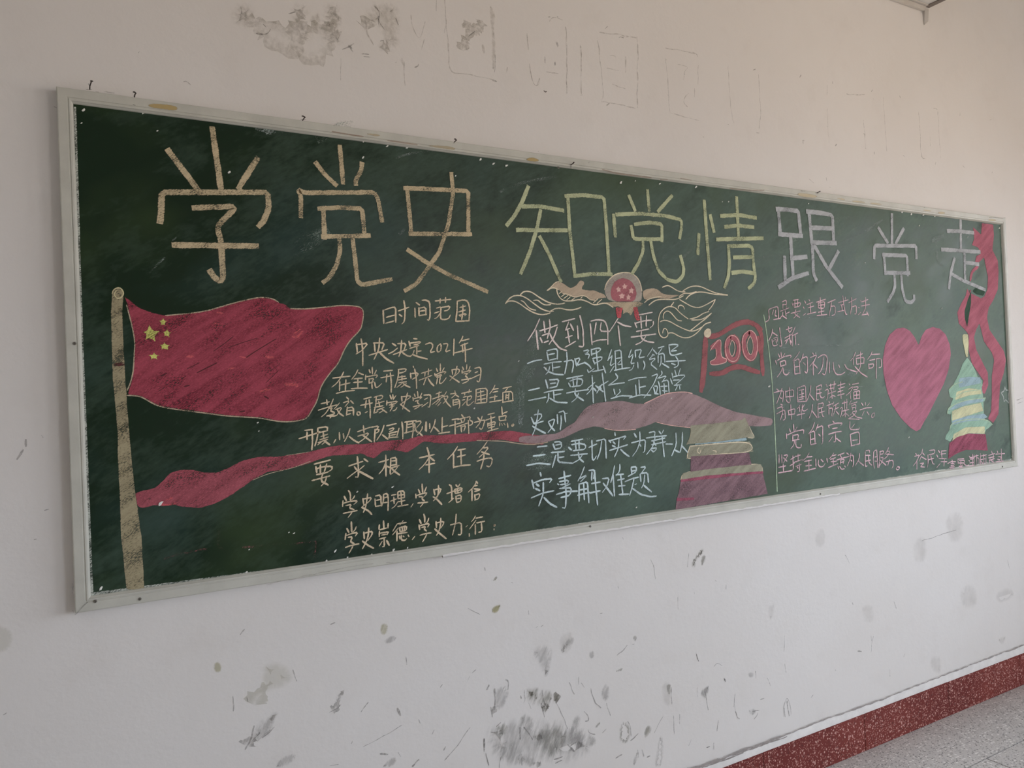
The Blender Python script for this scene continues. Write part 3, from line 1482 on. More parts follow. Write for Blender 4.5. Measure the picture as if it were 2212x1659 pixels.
240 690 230 780 170 900
240 750 330 810
260 860 330 830 330 910
230 880 240 980 280 1000 330 975
240 930 300 860 310 950
370 665 390 850 415 1000 370 1000
#
530 640 540 680
490 700 600 660
530 700 550 750
600 690 560 750
465 855 600 780
550 790 570 970
465 910 560 850
520 880 480 960
655 650 620 740 600 780
600 780 600 900 600 1000
570 900 600 950
605 810 705 760
655 790 665 980
710 970 725 970
@right_c 1650 760 8.508 pink .0066 党的初心使命
260 40 290 100
310 10 320 100
380 30 350 80
210 160 230 230
240 160 360 90 490 60 500 90 480 105
290 190 310 270
290 190 390 150 400 240
300 270 385 240
340 290 310 370 240 465
350 300 355 400 420 430 460 380
#
650 0 600 80 530 165
550 180 565 410
550 170 640 120 660 400
570 280 640 265
560 410 660 390
720 40 700 120 660 190
700 120 790 80 800 300 790 400 745 360
720 200 760 240
#
890 20 910 50
850 105 970 50 930 150 840 265
900 190 905 425
930 160 900 210
900 210 980 300
990 110 1060 60 1120 50 1160 100 1150 300 1120 430 1070 400
1085 100 1080 250 1040 360 990 410
#
1200 190 1200 385
1270 190 1280 340 1330 420 1420 420 1490 370
1370 240 1390 290
1480 230 1520 310 1700 370
#
1680 10 1640 110 1585 165
1640 130 1640 240
1690 80 1810 35
1690 110 1700 220
1700 120 1840 100 1830 210
1700 230 1840 205
1770 0 1770 280 1690 410
1670 270 1780 390 1900 465
#
1985 0 1960 60 1900 140
1970 50 2130 40
1940 160 2040 135
1920 220 1930 310
1930 230 2020 220 2000 290 1920 305
2060 130 2060 490
2060 130 2150 120 2160 280 2110 290
@right_d 1650 760 8.508 pink .0058 为中国人民谋幸福
230 680 270 720
180 750 330 710 360 740 340 920
330 670 290 800 230 950
300 840 320 860
#
390 720 400 850
400 730 540 690 540 820
390 830 540 815
460 650 480 930 430 930 400 870
#
610 660 620 920
615 670 700 630 760 620 770 910
640 710 730 690
650 790 730 760
640 840 740 820
690 700 700 840
615 920 770 910
620 890 720 860
#
860 620 850 740 780 915
840 780 920 890
#
970 640 1060 600 1050 650
960 640 960 890 1000 880
970 700 1060 680
970 770 1060 750
1020 680 1030 830 1080 850 1110 820
#
1140 600 1160 640
1120 710 1180 680 1170 800 1150 885
1190 620 1320 590
1220 590 1230 720
1290 540 1280 700
1180 770 1320 720
1240 720 1250 860
1250 800 1200 850
1260 800 1310 820
1200 680 1290 660
#
1350 620 1490 580
1410 550 1410 660
1360 680 1480 640
1390 680 1400 730
1350 740 1450 710
1350 800 1475 770
1410 740 1415 860
#
1560 590 1580 610
1550 690 1640 630 1600 720 1510 800
1580 750 1590 860
1620 600 1740 575
1640 650 1730 640 1720 690 1640 700
1640 740 1650 860
1650 740 1760 710 1750 860
1650 800 1750 790
1640 870 1760 850
1700 740 1700 850
@right_e 1650 760 8.508 pink .0058 为中华人民族谋复兴。
240 1040 310 1010 350 1020
300 960 340 980
230 1140 300 1100 380 1060 390 1240 350 1255
320 1000 340 1060 330 1150 300 1250
330 1130 350 1150
#
440 1080 460 1160
450 1080 570 1040 560 1130
440 1160 565 1140
490 970 500 1240
#
660 980 610 1050
650 1020 650 1100
740 970 700 1040
700 970 700 1080 750 1090 800 1050
600 1165 750 1130
680 1060 685 1230
#
890 970 880 1080 830 1215
880 1080 930 1150 975 1210
#
990 960 1090 935 1080 1000
990 960 990 1210 1030 1190
1000 1050 1080 1020
1010 1120 1110 1090
1050 1030 1070 1180 1100 1190
#
1190 910 1200 940
1150 990 1260 950
1190 990 1190 1150
1200 1040 1260 1030 1240 1180
1280 920 1260 980
1270 1000 1370 940
1290 1060 1370 1020
1320 980 1300 1090 1260 1180
1320 1090 1370 1150
#
1400 1040 1440 1010 1420 1150 1400 1200
1430 950 1530 920
1470 900 1480 1060
1520 870 1520 1050
1440 1090 1560 1060
1490 1060 1490 1200
1490 1130 1440 1180
1500 1130 1560 1180
#
1600 900 1560 970
1590 960 1710 920
1610 980 1620 1070
1610 990 1690 960 1680 1060
1620 1030 1680 1020
1640 1090 1580 1170
1630 1100 1710 1080 1640 1180 1560 1220
1620 1120 1700 1200 1800 1220
1540 1230 1750 1240
#
1790 940 1820 990
1860 930 1860 980
1940 940 1890 1000
1760 1070 1870 1030 1980 1025
1840 1090 1800 1170
1890 1100 1930 1160
#
2030 1120 1980 1140 1970 1210 2020 1200 2030 1120
@right_f 1650 900 7.9 pink .007 党的宗旨
430 205 450 260
500 130 510 240
560 180 530 240
380 290 385 375
400 310 530 250 680 220 670 290
490 310 490 400
500 320 590 300 570 390
480 410 600 385
520 400 510 480 455 545
540 400 540 500 570 530 630 530 635 475
#
860 100 830 200 760 295
785 290 795 480
790 270 860 240 870 460
800 390 860 375
790 480 890 455
920 130 880 240
900 190 1000 150 1000 440 980 470
930 300 960 330
#
1170 75 1200 105
1095 150 1110 190
1100 150 1230 110 1340 110 1310 150
1165 205 1250 190
1100 300 1220 265 1320 250
1215 290 1220 430 1190 430
1170 340 1105 430
1230 370 1310 430
#
1465 85 1460 200 1500 225 1620 215 1625 190
1545 125 1495 190
1470 300 1490 500
1480 300 1560 270 1620 260 1630 460
1510 405 1600 395
1480 500 1635 460
@right_g 1650 900 7.9 pink .0068 坚持全心全意为人民服务。
255 650 255 800
300 650 305 790
340 660 410 650 370 720 330 790
330 700 390 760
250 865 370 840
325 810 330 930
245 960 360 940 480 920
#
455 730 520 690
490 660 500 900 480 910
440 840 520 790
530 680 620 655
580 640 580 740
510 780 660 730
540 850 640 810
600 800 605 930 570 940
560 850 580 880
#
770 620 730 690 660 750
730 690 820 680
690 765 810 740
710 840 810 830
765 740 765 900
680 930 880 880
#
880 720 885 850
930 740 920 820 960 860 1010 850 1040 800
970 730 1010 770
#
1070 710 1080 780
1190 620 1150 680 1110 720
1160 670 1230 650
1130 730 1220 700
1140 770 1240 760
1180 720 1180 820
1095 870 1190 830 1260 800
#
1260 660 1370 620
1300 650 1320 700
1240 740 1390 690
1300 730 1300 810
1310 740 1370 720 1350 800
1310 780 1360 770
1260 850 1270 890
1290 850 1320 900 1370 890
1370 840 1390 860
#
1410 620 1450 650
1380 700 1520 650 1530 800 1510 855
1480 620 1470 720 1420 840
1480 740 1500 760
#
1630 630 1620 720 1560 830
1610 760 1700 835
#
1740 580 1800 570 1800 610
1725 600 1725 850 1760 840
1735 660 1810 660
1730 760 1820 740
1780 660 1790 790 1840 830
#
1870 600 1860 750 1880 880
1880 590 1920 560 1930 700 1940 870
1890 690 1930 680
1890 760 1940 760
1970 600 2040 580 2030 640 1980 640
1980 590 1960 870
1990 700 2040 700 2000 790 1970 840
1980 740 2080 830
#
2125 530 2100 590 2060 640
2090 590 2150 590 2100 680 2050 720
2080 640 2210 650
2080 770 2200 740 2205 840 2180 880
2140 730 2110 830
#
2270 855 2250 900 2290 910 2320 860 2270 855
@signature 1900 920 7.373 pink .0066 裕民海棠路消防救援站
570 440 585 460
555 485 630 460 590 560 530 640
590 540 590 690
680 370 670 430 620 490
680 430 710 465
660 480 630 560
660 490 740 535
640 600 710 590 640 650 715 655
#
790 390 880 380 870 440 780 460
765 460 770 600 750 670
770 540 860 515
810 470 840 600 870 610
#
930 390 960 430
905 460 925 500
905 665 960 600
980 400 1060 395
970 450 1050 440
980 400 990 520
940 520 1060 520
970 570 1070 570
1030 520 1020 640
#
1080 600 1130 570 1210 570
1150 540 1160 590
1130 600 1190 600 1180 630 1130 630
1110 660 1190 650
1150 630 1150 700
1140 670 1110 700
1160 670 1190 700
#
1240 530 1340 520
1240 550 1250 580
1260 550 1350 545 1340 600
1240 590 1340 590
1290 520 1290 640
1240 700 1280 660 1320 620
1260 640 1320 660
1340 600 1380 640 1420 620
#
1420 480 1440 500
1415 550 1430 560
1430 510 1520 490
1440 530 1500 520
1430 590 1500 580
1430 640 1500 625
1475 450 1480 640
#
1500 460 1500 630
1520 480 1570 470
1540 460 1545 620
1540 510 1580 510 1580 600
#
1600 440 1605 640
1610 480 1700 460
1600 540 1690 520
1650 450 1660 620
1690 480 1690 600
1610 560 1640 600
#
1730 470 1830 440
1780 400 1790 440
1730 510 1820 490
1740 550 1830 520
1760 500 1740 600
1770 550 1830 590
1810 460 1800 600
#
1845 450 1990 440
1870 400 1880 430
1935 365 1940 560
1880 490 1930 490 1920 540 1870 530
1850 570 1970 560"""
DRAW = r"""C 230 610 3.6867
*flagpole_drawing - poletan
A 40 90 30 250 45 760 85 1200 85 1400 100 1660 112 2030 155 2450 307 2450 284 2030 232 1660 208 1450 185 1180 150 700 130 250 140 110 145 70 95 38 55 50
*pole_ring flagpole_drawing palegold
S .003 80 65 60 90 80 130 115 125 140 90 120 50 90 40 55 60 45 90
*flag_drawing - flagred
A 140 110 200 150 260 200 350 235 470 262 640 245 800 225 950 180 1100 140 1220 115 1320 125 1370 160 1420 170 1460 205 1560 212 1750 195 1870 180 1980 188 2030 205 2050 240 2035 340 2020 380 1940 460 1890 540 1850 640 1790 710 1730 790 1700 850 1680 940 1640 1010 1600 1070 1560 1095 1450 1108 1350 1102 1230 1075 1100 1068 950 1060 780 1035 600 1015 430 990 350 950 270 905 165 895 200 780 215 700 220 560 225 470 200 330 165 180
*flag_outline flag_drawing creamdull
S .0032 160 180 200 330 228 470 220 580 215 700 195 790 165 860
S .0036 165 900 270 905 350 955 430 992 600 1018 780 1040 950 1064 1100 1072 1230 1080 1350 1106 1450 1112 1560 1098 1605 1072 1640 1010 1680 940 1700 850 1730 790 1790 710 1850 640 1890 540 1940 460 2020 380 2035 340 2050 240 2030 200 1980 188 1870 182 1750 197 1560 214 1460 208
S .0036 1370 158 1320 127 1220 117 1100 142 950 182 800 228 640 250 470 264
*star flag_drawing limeyellow
A 340 325 368 380 435 385 385 430 395 480 350 445 300 470 320 415 280 395 325 382
*star.1 flag_drawing limeyellow
A 450 275 462 300 490 303 470 322 478 350 450 335 425 350 432 322 412 303 440 300
*star.2 flag_drawing limeyellow
A 485 360 495 390 525 395 500 415 505 445 480 425 455 435 462 410 440 395 470 388
*star.3 flag_drawing limeyellow
A 462 470 475 495 515 495 490 515 495 545 462 530 430 540 440 512 415 495 450 493
*star.4 flag_drawing limeyellow
A 380 550 392 575 430 578 400 592 410 620 380 605 345 625 355 595 325 578 365 575
*chalk_scuff - rosebright
S .006 1490 410 1520 390 1545 375
S .008 1480 430 1520 440 1560 390
S .009 1270 590 1330 600
S .011 1420 815 1510 810 1520 830
S .010 1220 870 1300 850
S .007 640 590 690 590
S .006 880 240 930 245
S .005 850 325 890 330
S .005 970 690 1020 680
S .004 1060 590 1110 600
*scratch_mark - scratchred
S .0022 970 520 1080 480 1200 445
S .0022 850 550 950 480 1010 430
S .003 1110 600 1200 540 1350 450
S .0022 640 690 740 640
S .003 720 720 800 680 880 640
S .0022 1270 800 1370 700
S .0045 1255 905 1290 925
S .004 430 745 480 725
S .004 620 830 660 820
S .0055 1060 1030 1100 1025
S .004 60 650 130 640
S .006 60 660 140 655
C 280 820 3.6867
*ribbon_drawing - flagred2
A 40 900 110 880 200 862 260 810 320 740 400 715 500 715 600 735 700 738 800 690 900 640 1050 610 1200 610 1300 592 1430 572 1500 555 1600 530 1700 515 1850 512 2000 490 2100 480 2212 470 2330 440 2480 440 2620 430 2760 420 2900 408 3040 405 3160 425 3240 440 3300 440 3300 520 3200 525 3090 500 2950 480 2800 490 2650 500 2500 515 2340 495 2212 585 2120 565 2020 570 1950 630 1900 620 1850 590 1740 605 1640 605 1560 620 1400 680 1250 720 1110 735 1000 790 900 860 800 930 680 990 560 1025 400 1015 330 990 270 1015 200 1000 100 1030 60 1010
*ribbon_edge ribbon_drawing creamdull
S .002 1250 603 1330 592 1430 575
S .0022 980 800 1110 745 1300 705 1440 650
*chalk_scuff.1 - rosebright
S .005 250 990 300 1000 370 985
S .005 290 960 340 940
C 1120 860 11.06
*ribbon_edge.1 ribbon_drawing dovebuff
S .0035 -1000 1010 -600 1020 -300 1035 0 1090 300 1110 500 1090 700 1050
*mauve_ribbon_drawing - mauve
A 0 930 250 880 430 900 640 860 860 850 1000 790 1180 660 1350 560 1450 400 1550 270 1700 160 1850 110 2050 90 2300 60 2500 60 2750 120 3000 130 3200 40 3450 -90 3700 -140 4000 -150 4300 -60 4600 80 4900 220 5200 330 5600 400 6050 480 6080 560 6040 660 5700 680 5400 680 5200 580 4700 620 4100 700 3600 640 3300 570 3050 670 2800 740 2400 780 2050 720 1800 680 1500 760 1100 950 700 1050 450 1090 200 1085 0 1060
*ribbon_edge mauve_ribbon_drawing palepink
S .0035 2750 1450 
S .0035 3000 130 3200 40 3450 -90 3700 -140 4000 -150 4150 -110
S .003 3300 575 3600 650 4100 705
S .003 2050 725 2400 785 2800 745
C 1420 680 3.771
*tower_drawing - wallmauve
A 270 1150 750 1120 765 1210 765 1290 265 1330
A 190 1340 400 1310 650 1290 855 1275 880 1380 900 1460 500 1530 145 1590 155 1500 175 1430
*red_band tower_drawing deeprose
A 190 1335 400 1305 650 1285 860 1270 862 1295 650 1310 400 1340 185 1365
A 155 1490 300 1485 300 1510 152 1520
*stone_band tower_drawing stonetan
A 205 1285 450 1250 700 1222 845 1215 858 1275 650 1290 400 1312 190 1345
*upper_roof tower_drawing stonetan
A 265 900 480 880 690 855 710 830 735 880 770 960 795 1005 735 1000 500 1035 280 1055 235 1055 270 980
*middle_roof tower_drawing stonetan
A 265 1070 500 1048 755 1030 775 1080 785 1118 500 1135 320 1158 230 1178 245 1110
*blue_band tower_drawing skyblue
A 320 1030 500 1020 725 1000 728 1025 500 1045 300 1060
*tower_outline tower_drawing cream
S .004 265 900 480 880 690 855 710 830 735 880 770 960 795 1005 735 1000
S .004 270 905 275 980 240 1055
S .004 265 1070 500 1048 755 1030 785 1118 500 1135 320 1158 230 1178 265 1070
S .004 190 1345 205 1285 450 1250 700 1222 845 1215 858 1275
S .004 465 1245 470 1290 560 1285 570 1235
S .004 340 1080 320 1110 345 1135 355 1100
S .004 450 1105 480 1110 475 1130
*nail_mark tower_drawing boarddark
A 330 1495 345 1490 355 1505 345 1522 332 1518
A 732 1385 745 1380 755 1395 745 1410 735 1405
*banner_drawing - dustyred
S .030 395 180 385 330 375 500 355 620
S .022 420 180 500 165 580 110 650 70 730 55 790 75 850 120
S .022 800 80 855 160 845 300 860 490
S .022 430 480 520 480 600 430 680 420 750 445 830 470
S .020 820 180 835 310
*banner_pole_top banner_drawing cream
A 380 130 410 105 435 120 440 160 420 190 390 185 375 160
*banner_figure banner_drawing rosered
A 425 255 490 200 520 200 515 300 525 350 565 355 560 395 440 415 420 380 480 355 475 275 440 290
*banner_figure.1 banner_drawing rosered
S .026 590 180 560 240 565 320 590 370 630 375 660 330 665 250 640 190 600 180
*banner_figure.2 banner_drawing rosered
S .026 745 145 705 180 700 260 720 330 760 365 795 330 805 250 790 170 750 145
*figure_outline banner_drawing palepink
S .0035 430 290 490 205 520 205 515 300 525 350 565 357 560 392 440 415 425 380 480 357 475 275
S .0035 600 168 555 200 550 290 570 360 610 385 650 370 672 300 665 210 630 170 600 168
S .0035 605 205 585 260 590 320 610 345 630 300 630 230 605 205
S .0035 745 128 695 165 690 260 710 340 760 380 800 350 818 260 805 165 770 128 745 128
S .0035 755 170 725 230 735 300 760 335 780 290 778 215 755 170
*divider_line - palegreen
S .005 865 0 880 80 920 380 945 700 955 900 965 1120 975 1440
C 1880 460 3.0156
*heart_drawing - heartpink
A 313 860 335 800 360 760 405 742 450 752 490 790 518 860 524 920 510 1020 480 1110 430 1210 380 1310 345 1370 325 1410 300 1425 260 1400 200 1340 140 1250 105 1150 85 1050 80 950 95 860 125 790 170 752 215 745 255 765 290 810
*streamer_drawing - streampink
A 725 65 800 75 805 150 795 240 830 310 835 390 830 500 800 570 770 620 760 680 775 760 830 840 870 900 883 960 870 1040 845 1120 838 1230 835 1310 800 1370 765 1340 785 1290 790 1200 790 1060 805 960 790 910 740 840 710 720 690 760 675 810 690 890 730 970 765 1040 768 1120 745 1180 720 1170 735 1090 720 1070 660 980 640 900 640 800 630 780 575 720 565 650 590 590 620 540 630 490 650 530 655 500 645 510 650 520 690 540 720 555 740 545 760 500 765 420 745 320 740 290 710 320 700 330 680 320 690 280 720 265 700 225 660 210 675 170 668 90 720 140
*streamer_strip streamer_drawing streampink
S .018 700 350 660 380 650 440
*board_gap streamer_drawing boarddark2
A 655 510 655 590 640 680 630 745 615 690 612 640 635 560
*pagoda_drawing - mint
A 560 1100 720 1100 735 1200 740 1320 760 1400 740 1445 640 1440 540 1490 525 1350 520 1250 550 1180
A 630 940 660 980 690 1040 700 1070 730 1090 730 1130 700 1150 600 1165 555 1200 540 1210 515 1200 508 1150 540 1115 575 1050 600 980
A 500 1310 505 1270 560 1240 640 1215 750 1205 745 1225 720 1240 640 1250 560 1280 520 1315
A 515 1410 525 1370 640 1340 760 1345 795 1380 760 1410 640 1400 560 1430 520 1490 485 1475 490 1450
*pagoda_spire pagoda_drawing paleyellow
A 598 795 610 787 635 790 640 850 635 940 622 940 610 880 600 830
*blue_roof pagoda_drawing skyblue
A 580 1075 640 1065 715 1070 720 1110 650 1125 580 1140 570 1110
A 505 1290 560 1240 640 1215 740 1205 735 1230 640 1245 560 1275
A 530 1350 600 1325 740 1305 765 1330 720 1350 620 1360 530 1385
*yellow_wall pagoda_drawing paleyellow
A 560 1165 640 1140 720 1150 725 1180 640 1190 550 1220
A 530 1290 600 1260 720 1235 735 1290 640 1320 530 1355
A 540 1440 620 1395 745 1390 745 1440 640 1435 530 1495
*pagoda_base pagoda_drawing deeprose
A 512 1500 560 1460 640 1435 750 1440 765 1550 700 1545 620 1545 560 1570 505 1605
*roof_line pagoda_drawing palegreen
S .005 500 1310 505 1270 560 1240 640 1215 750 1205
S .005 515 1410 525 1370 640 1340 760 1345 795 1380
S .005 512 1150 545 1115 600 1100
S .005 540 1210 600 1165 720 1150
*star_outline_drawing - palegrey
C 1850 440 2.765
S .007 885 1093 893 1118 917 1108 903 1140 912 1200 890 1165 880 1190 878 1150 860 1128 880 1122 885 1093
C 1880 460 3.0156
*chalk_smudge - boarddark2
A 680 490 740 480 750 510 735 540 690 530 665 510
C 1080 580 7.373
*emblem_drawing - medalgrey
A 1935 70 2050 65 2130 95 2200 160 2240 250 2265 360 2260 480 2240 530 1800 530 1720 500 1675 420 1665 340 1690 240 1750 160 1830 95
*medal_centre emblem_drawing rosered
A 1950 150 2030 165 2100 210 2155 300 2180 400 2150 500 2100 530 1850 530 1780 490 1755 400 1770 300 1820 210 1880 170
*medal_rim emblem_drawing cream
S .004 1665 340 1690 240 1750 160 1830 95 1935 65 2050 65 2130 95 2200 160 2240 250 2260 360
*star emblem_drawing palepink
A 1880 270 1900 310 1940 310 1915 340 1925 380 1890 365 1860 385 1865 345 1830 325 1870 310
*star.1 emblem_drawing palepink
A 1980 225 1998 265 2040 268 2010 295 2018 335 1985 315 1950 335 1957 295 1925 275 1965 265
*star.2 emblem_drawing palepink
A 2090 290 2108 325 2155 330 2120 355 2120 410 2090 385 2050 410 2060 355 2040 330 2075 325
*star.3 emblem_drawing palepink
A 1940 375 1960 410 2000 415 1970 445 1975 490 1940 470 1900 500 1910 450 1880 425 1925 410
*star.4 emblem_drawing palepink
A 2045 395 2058 430 2090 440 2070 465 2080 510 2045 495 2005 510 2020 465 1995 440 2030 430
*medal_skirt emblem_drawing creamdull
A 1670 540 1800 525 2000 530 2220 525 2290 560 2240 600 2150 620 2120 690 2080 760 2030 700 1990 710 1950 740 1960 660 1900 610 1780 620 1700 580
*medal_ribbon emblem_drawing rosebright
A 1835 610 1960 620 1940 700 1930 790 1870 800 1840 720
*medal_ribbon.1 emblem_drawing rosebright
A 2110 610 2190 600 2210 700 2240 830 2180 840 2140 780
*dove_drawing emblem_drawing dovebuff
A 745 355 800 290 850 240 920 205 980 215 1040 260 1110 310 1160 300 1220 260 1260 200 1290 185 1330 200 1345 240 1310 290 1300 330 1400 345 1500 345 1580 380 1660 405 1700 470 1600 475 1450 520 1350 430 1270 440 1180 470 1080 430 980 400 940 340 880 315 810 325
*wing_line emblem_drawing cream
S .004 745 355 810 300 880 220 950 207
S .0035 760 350 820 305 890 315 930 340
S .0045 900 330 915 410 960 480 1030 520 1150 515 1280 490 1400 530 1480 580 1560 575 1640 550 1720 560 1800 620
S .003 1000 400 1090 410 1190 465 1290 430 1370 440 1430 500 1520 510
S .003 940 400 980 370
S .003 970 450 1030 410
S .003 1010 480 1080 430
S .003 1060 500 1120 450
S .003 1130 510 1190 470
S .003 1280 480 1310 450
S .003 1480 550 1560 480
S .003 1540 560 1620 490
*flame_line emblem_drawing cream
S .0045 85 560 150 470 230 430 330 430 420 470 540 560 660 650 790 690 850 680
S .0045 320 420 370 370 440 360 520 385 620 460 760 540 880 570 980 565 1030 550
S .0045 85 555 130 520 210 515 300 550 420 640 540 710 660 740 750 725 800 705
S .0045 800 680 870 640 960 630 1060 660 1160 660 1240 640 1290 615
S .004 530 510 600 500 650 550 720 585 810 575
S .004 330 510 380 530 430 600 490 650 570 665
C 1340 580 7.373
*right_wing_drawing emblem_drawing dovebuff
A 350 360 420 325 520 310 600 335 660 390 740 415 860 420 940 420 900 450 820 470 760 490 660 480 560 470 430 500 380 500 360 460
*flame_line.1 emblem_drawing cream
S .0042 665 300 750 265 820 300 900 355 980 375 1030 370
S .0042 990 360 1080 300 1180 275 1290 290 1410 350 1540 400 1710 420
S .0042 930 450 1010 390 1110 400 1210 370
S .0042 1040 490 1100 420 1210 375 1330 375 1500 415 1710 425
S .0042 380 545 440 490 540 460 650 445
S .0042 450 585 540 510 640 490 800 495 900 490 1000 435
S .0042 940 495 1050 560 1150 615 1260 625 1360 580 1510 495
S .0042 1510 495 1470 580 1400 670
S .0042 1410 685 1320 710 1220 780 1100 805
S .0042 1080 805 1000 750 930 690 870 620 770 600 690 640 620 720 600 850 600 960 620 1060 680 1110 740 1090 760 1040 740 980 710 950 680 970 670 1030
S .0042 920 640 920 600 960 580 1010 610 1015 650
S .0042 800 600 850 535
S .0042 680 800 680 720 740 670 800 700 850 760 910 830 975 835
S .0042 630 850 690 820 780 840 880 900 1000 960 1110 1000 1200 990 1300 930
S .0042 1450 710 1380 780 1250 880 1100 1000
S .0042 1130 820 1260 820 1340 790 1450 710
S .0042 760 1030 830 1020 930 1080 1020 1110 1130 1090 1240 1010 1340 880 1440 855
*page_line - faintpink
C 400 1120 3.6867
S .006 -170 320 -60 285 0 275 120 245 300 235
S .007 460 230 600 220 780 195
S .005 800 205 920 195 1040 180
S .006 270 90 262 230
S .006 1040 180 1030 320
*board_smear - smear
C 1640 630 8.508
S .007 740 510 900 475 1150 460 1450 480
S .008 220 1030 600 1035 900 990 1650 985
S .020 1560 1120 1750 1000 1920 860
C 1650 760 8.508
S .010 150 400 400 330 800 330 1100 310 1500 350
S .022 170 470 350 420 500 390
S .034 1150 310 1400 340 1500 360 1690 450
S .0035 620 610 880 590
S .0035 780 680 1100 650 1500 630 2000 640
S .0035 170 1000 400 970 
S .0035 400 1260 700 1230 1100 1200
C 1480 400 6.144
S .008 950 1000 1100 920 1300 940
S .004 1990 780 2212 700
S .005 2212 690 2560 560
*chalk_smudge.1 - smear
C 500 180 3.6867
S .020 200 360 300 375 400 385
S .012 280 400 350 390
C 620 300 4.88
S .022 1190 1000 1230 960
S .008 1150 200 1300 150 1600 120
C 320 270 4.74
S .006 0 1530 80 1440 170 1360
S .004 240 1190 290 1150
*board_smear.1 - smear
C 870 780 8.295
S .030 2080 300 2140 600 2100 1100
S .012 2100 1180 2140 1140
C 1080 380 5.267
S .012 0 180 200 90 450 40 640 10
S .006 680 1030 750 1010
C 1860 440 6.506
S .018 1050 520 1060 700 1080 830 1140 870
S .016 170 310 240 270
S .012 60 380 150 330 300 230
S .035 1000 520 1150 460
C 1900 920 7.373
S .016 1700 130 1800 120
S .016 1740 190 1830 260
*board_smear.2 - dust
C 0 0 1
S .10 1700 520 1850 480
S .09 1720 600 1870 560
S .12 1830 700 1900 660
S .08 1440 560 1500 520
S .05 690 300 760 270
S .10 1130 1000 1280 960
S .07 1110 900 1140 800 1160 720
S .07 640 540 700 500
*chalk_hole - boarddark2
C 1850 440 2.765
S .005 203 1030 207 1032
S .008 315 1040 320 1043
S .010 372 878 378 885
S .007 478 983 482 990
S .007 498 1000 503 1003
S .006 520 985 540 960
S .006 495 900 500 930
S .005 398 1108 404 1112
S .007 440 1105 462 1104
S .005 445 1170 470 1130
S .005 413 1150 416 1153
S .004 250 1060 253 1063
S .004 280 900 283 903
S .006 510 790 530 800
S .005 400 1160 410 1080
S .005 470 1140 520 1070
S .006 310 1135 315 1137
S .005 850 915 855 918
S .006 830 1080 833 1085
C 1120 860 11.06
S .010 1740 450 1780 455
S .016 2050 90 2070 110
S .005 2800 1450 2810 1455
S .008 2900 180 2920 200
C 1420 680 3.771
S .007 485 683 492 685
S .005 510 768 515 770
S .005 565 772 570 775
S .006 225 670 235 672
S .006 400 985 410 990
S .008 685 940 712 960"""
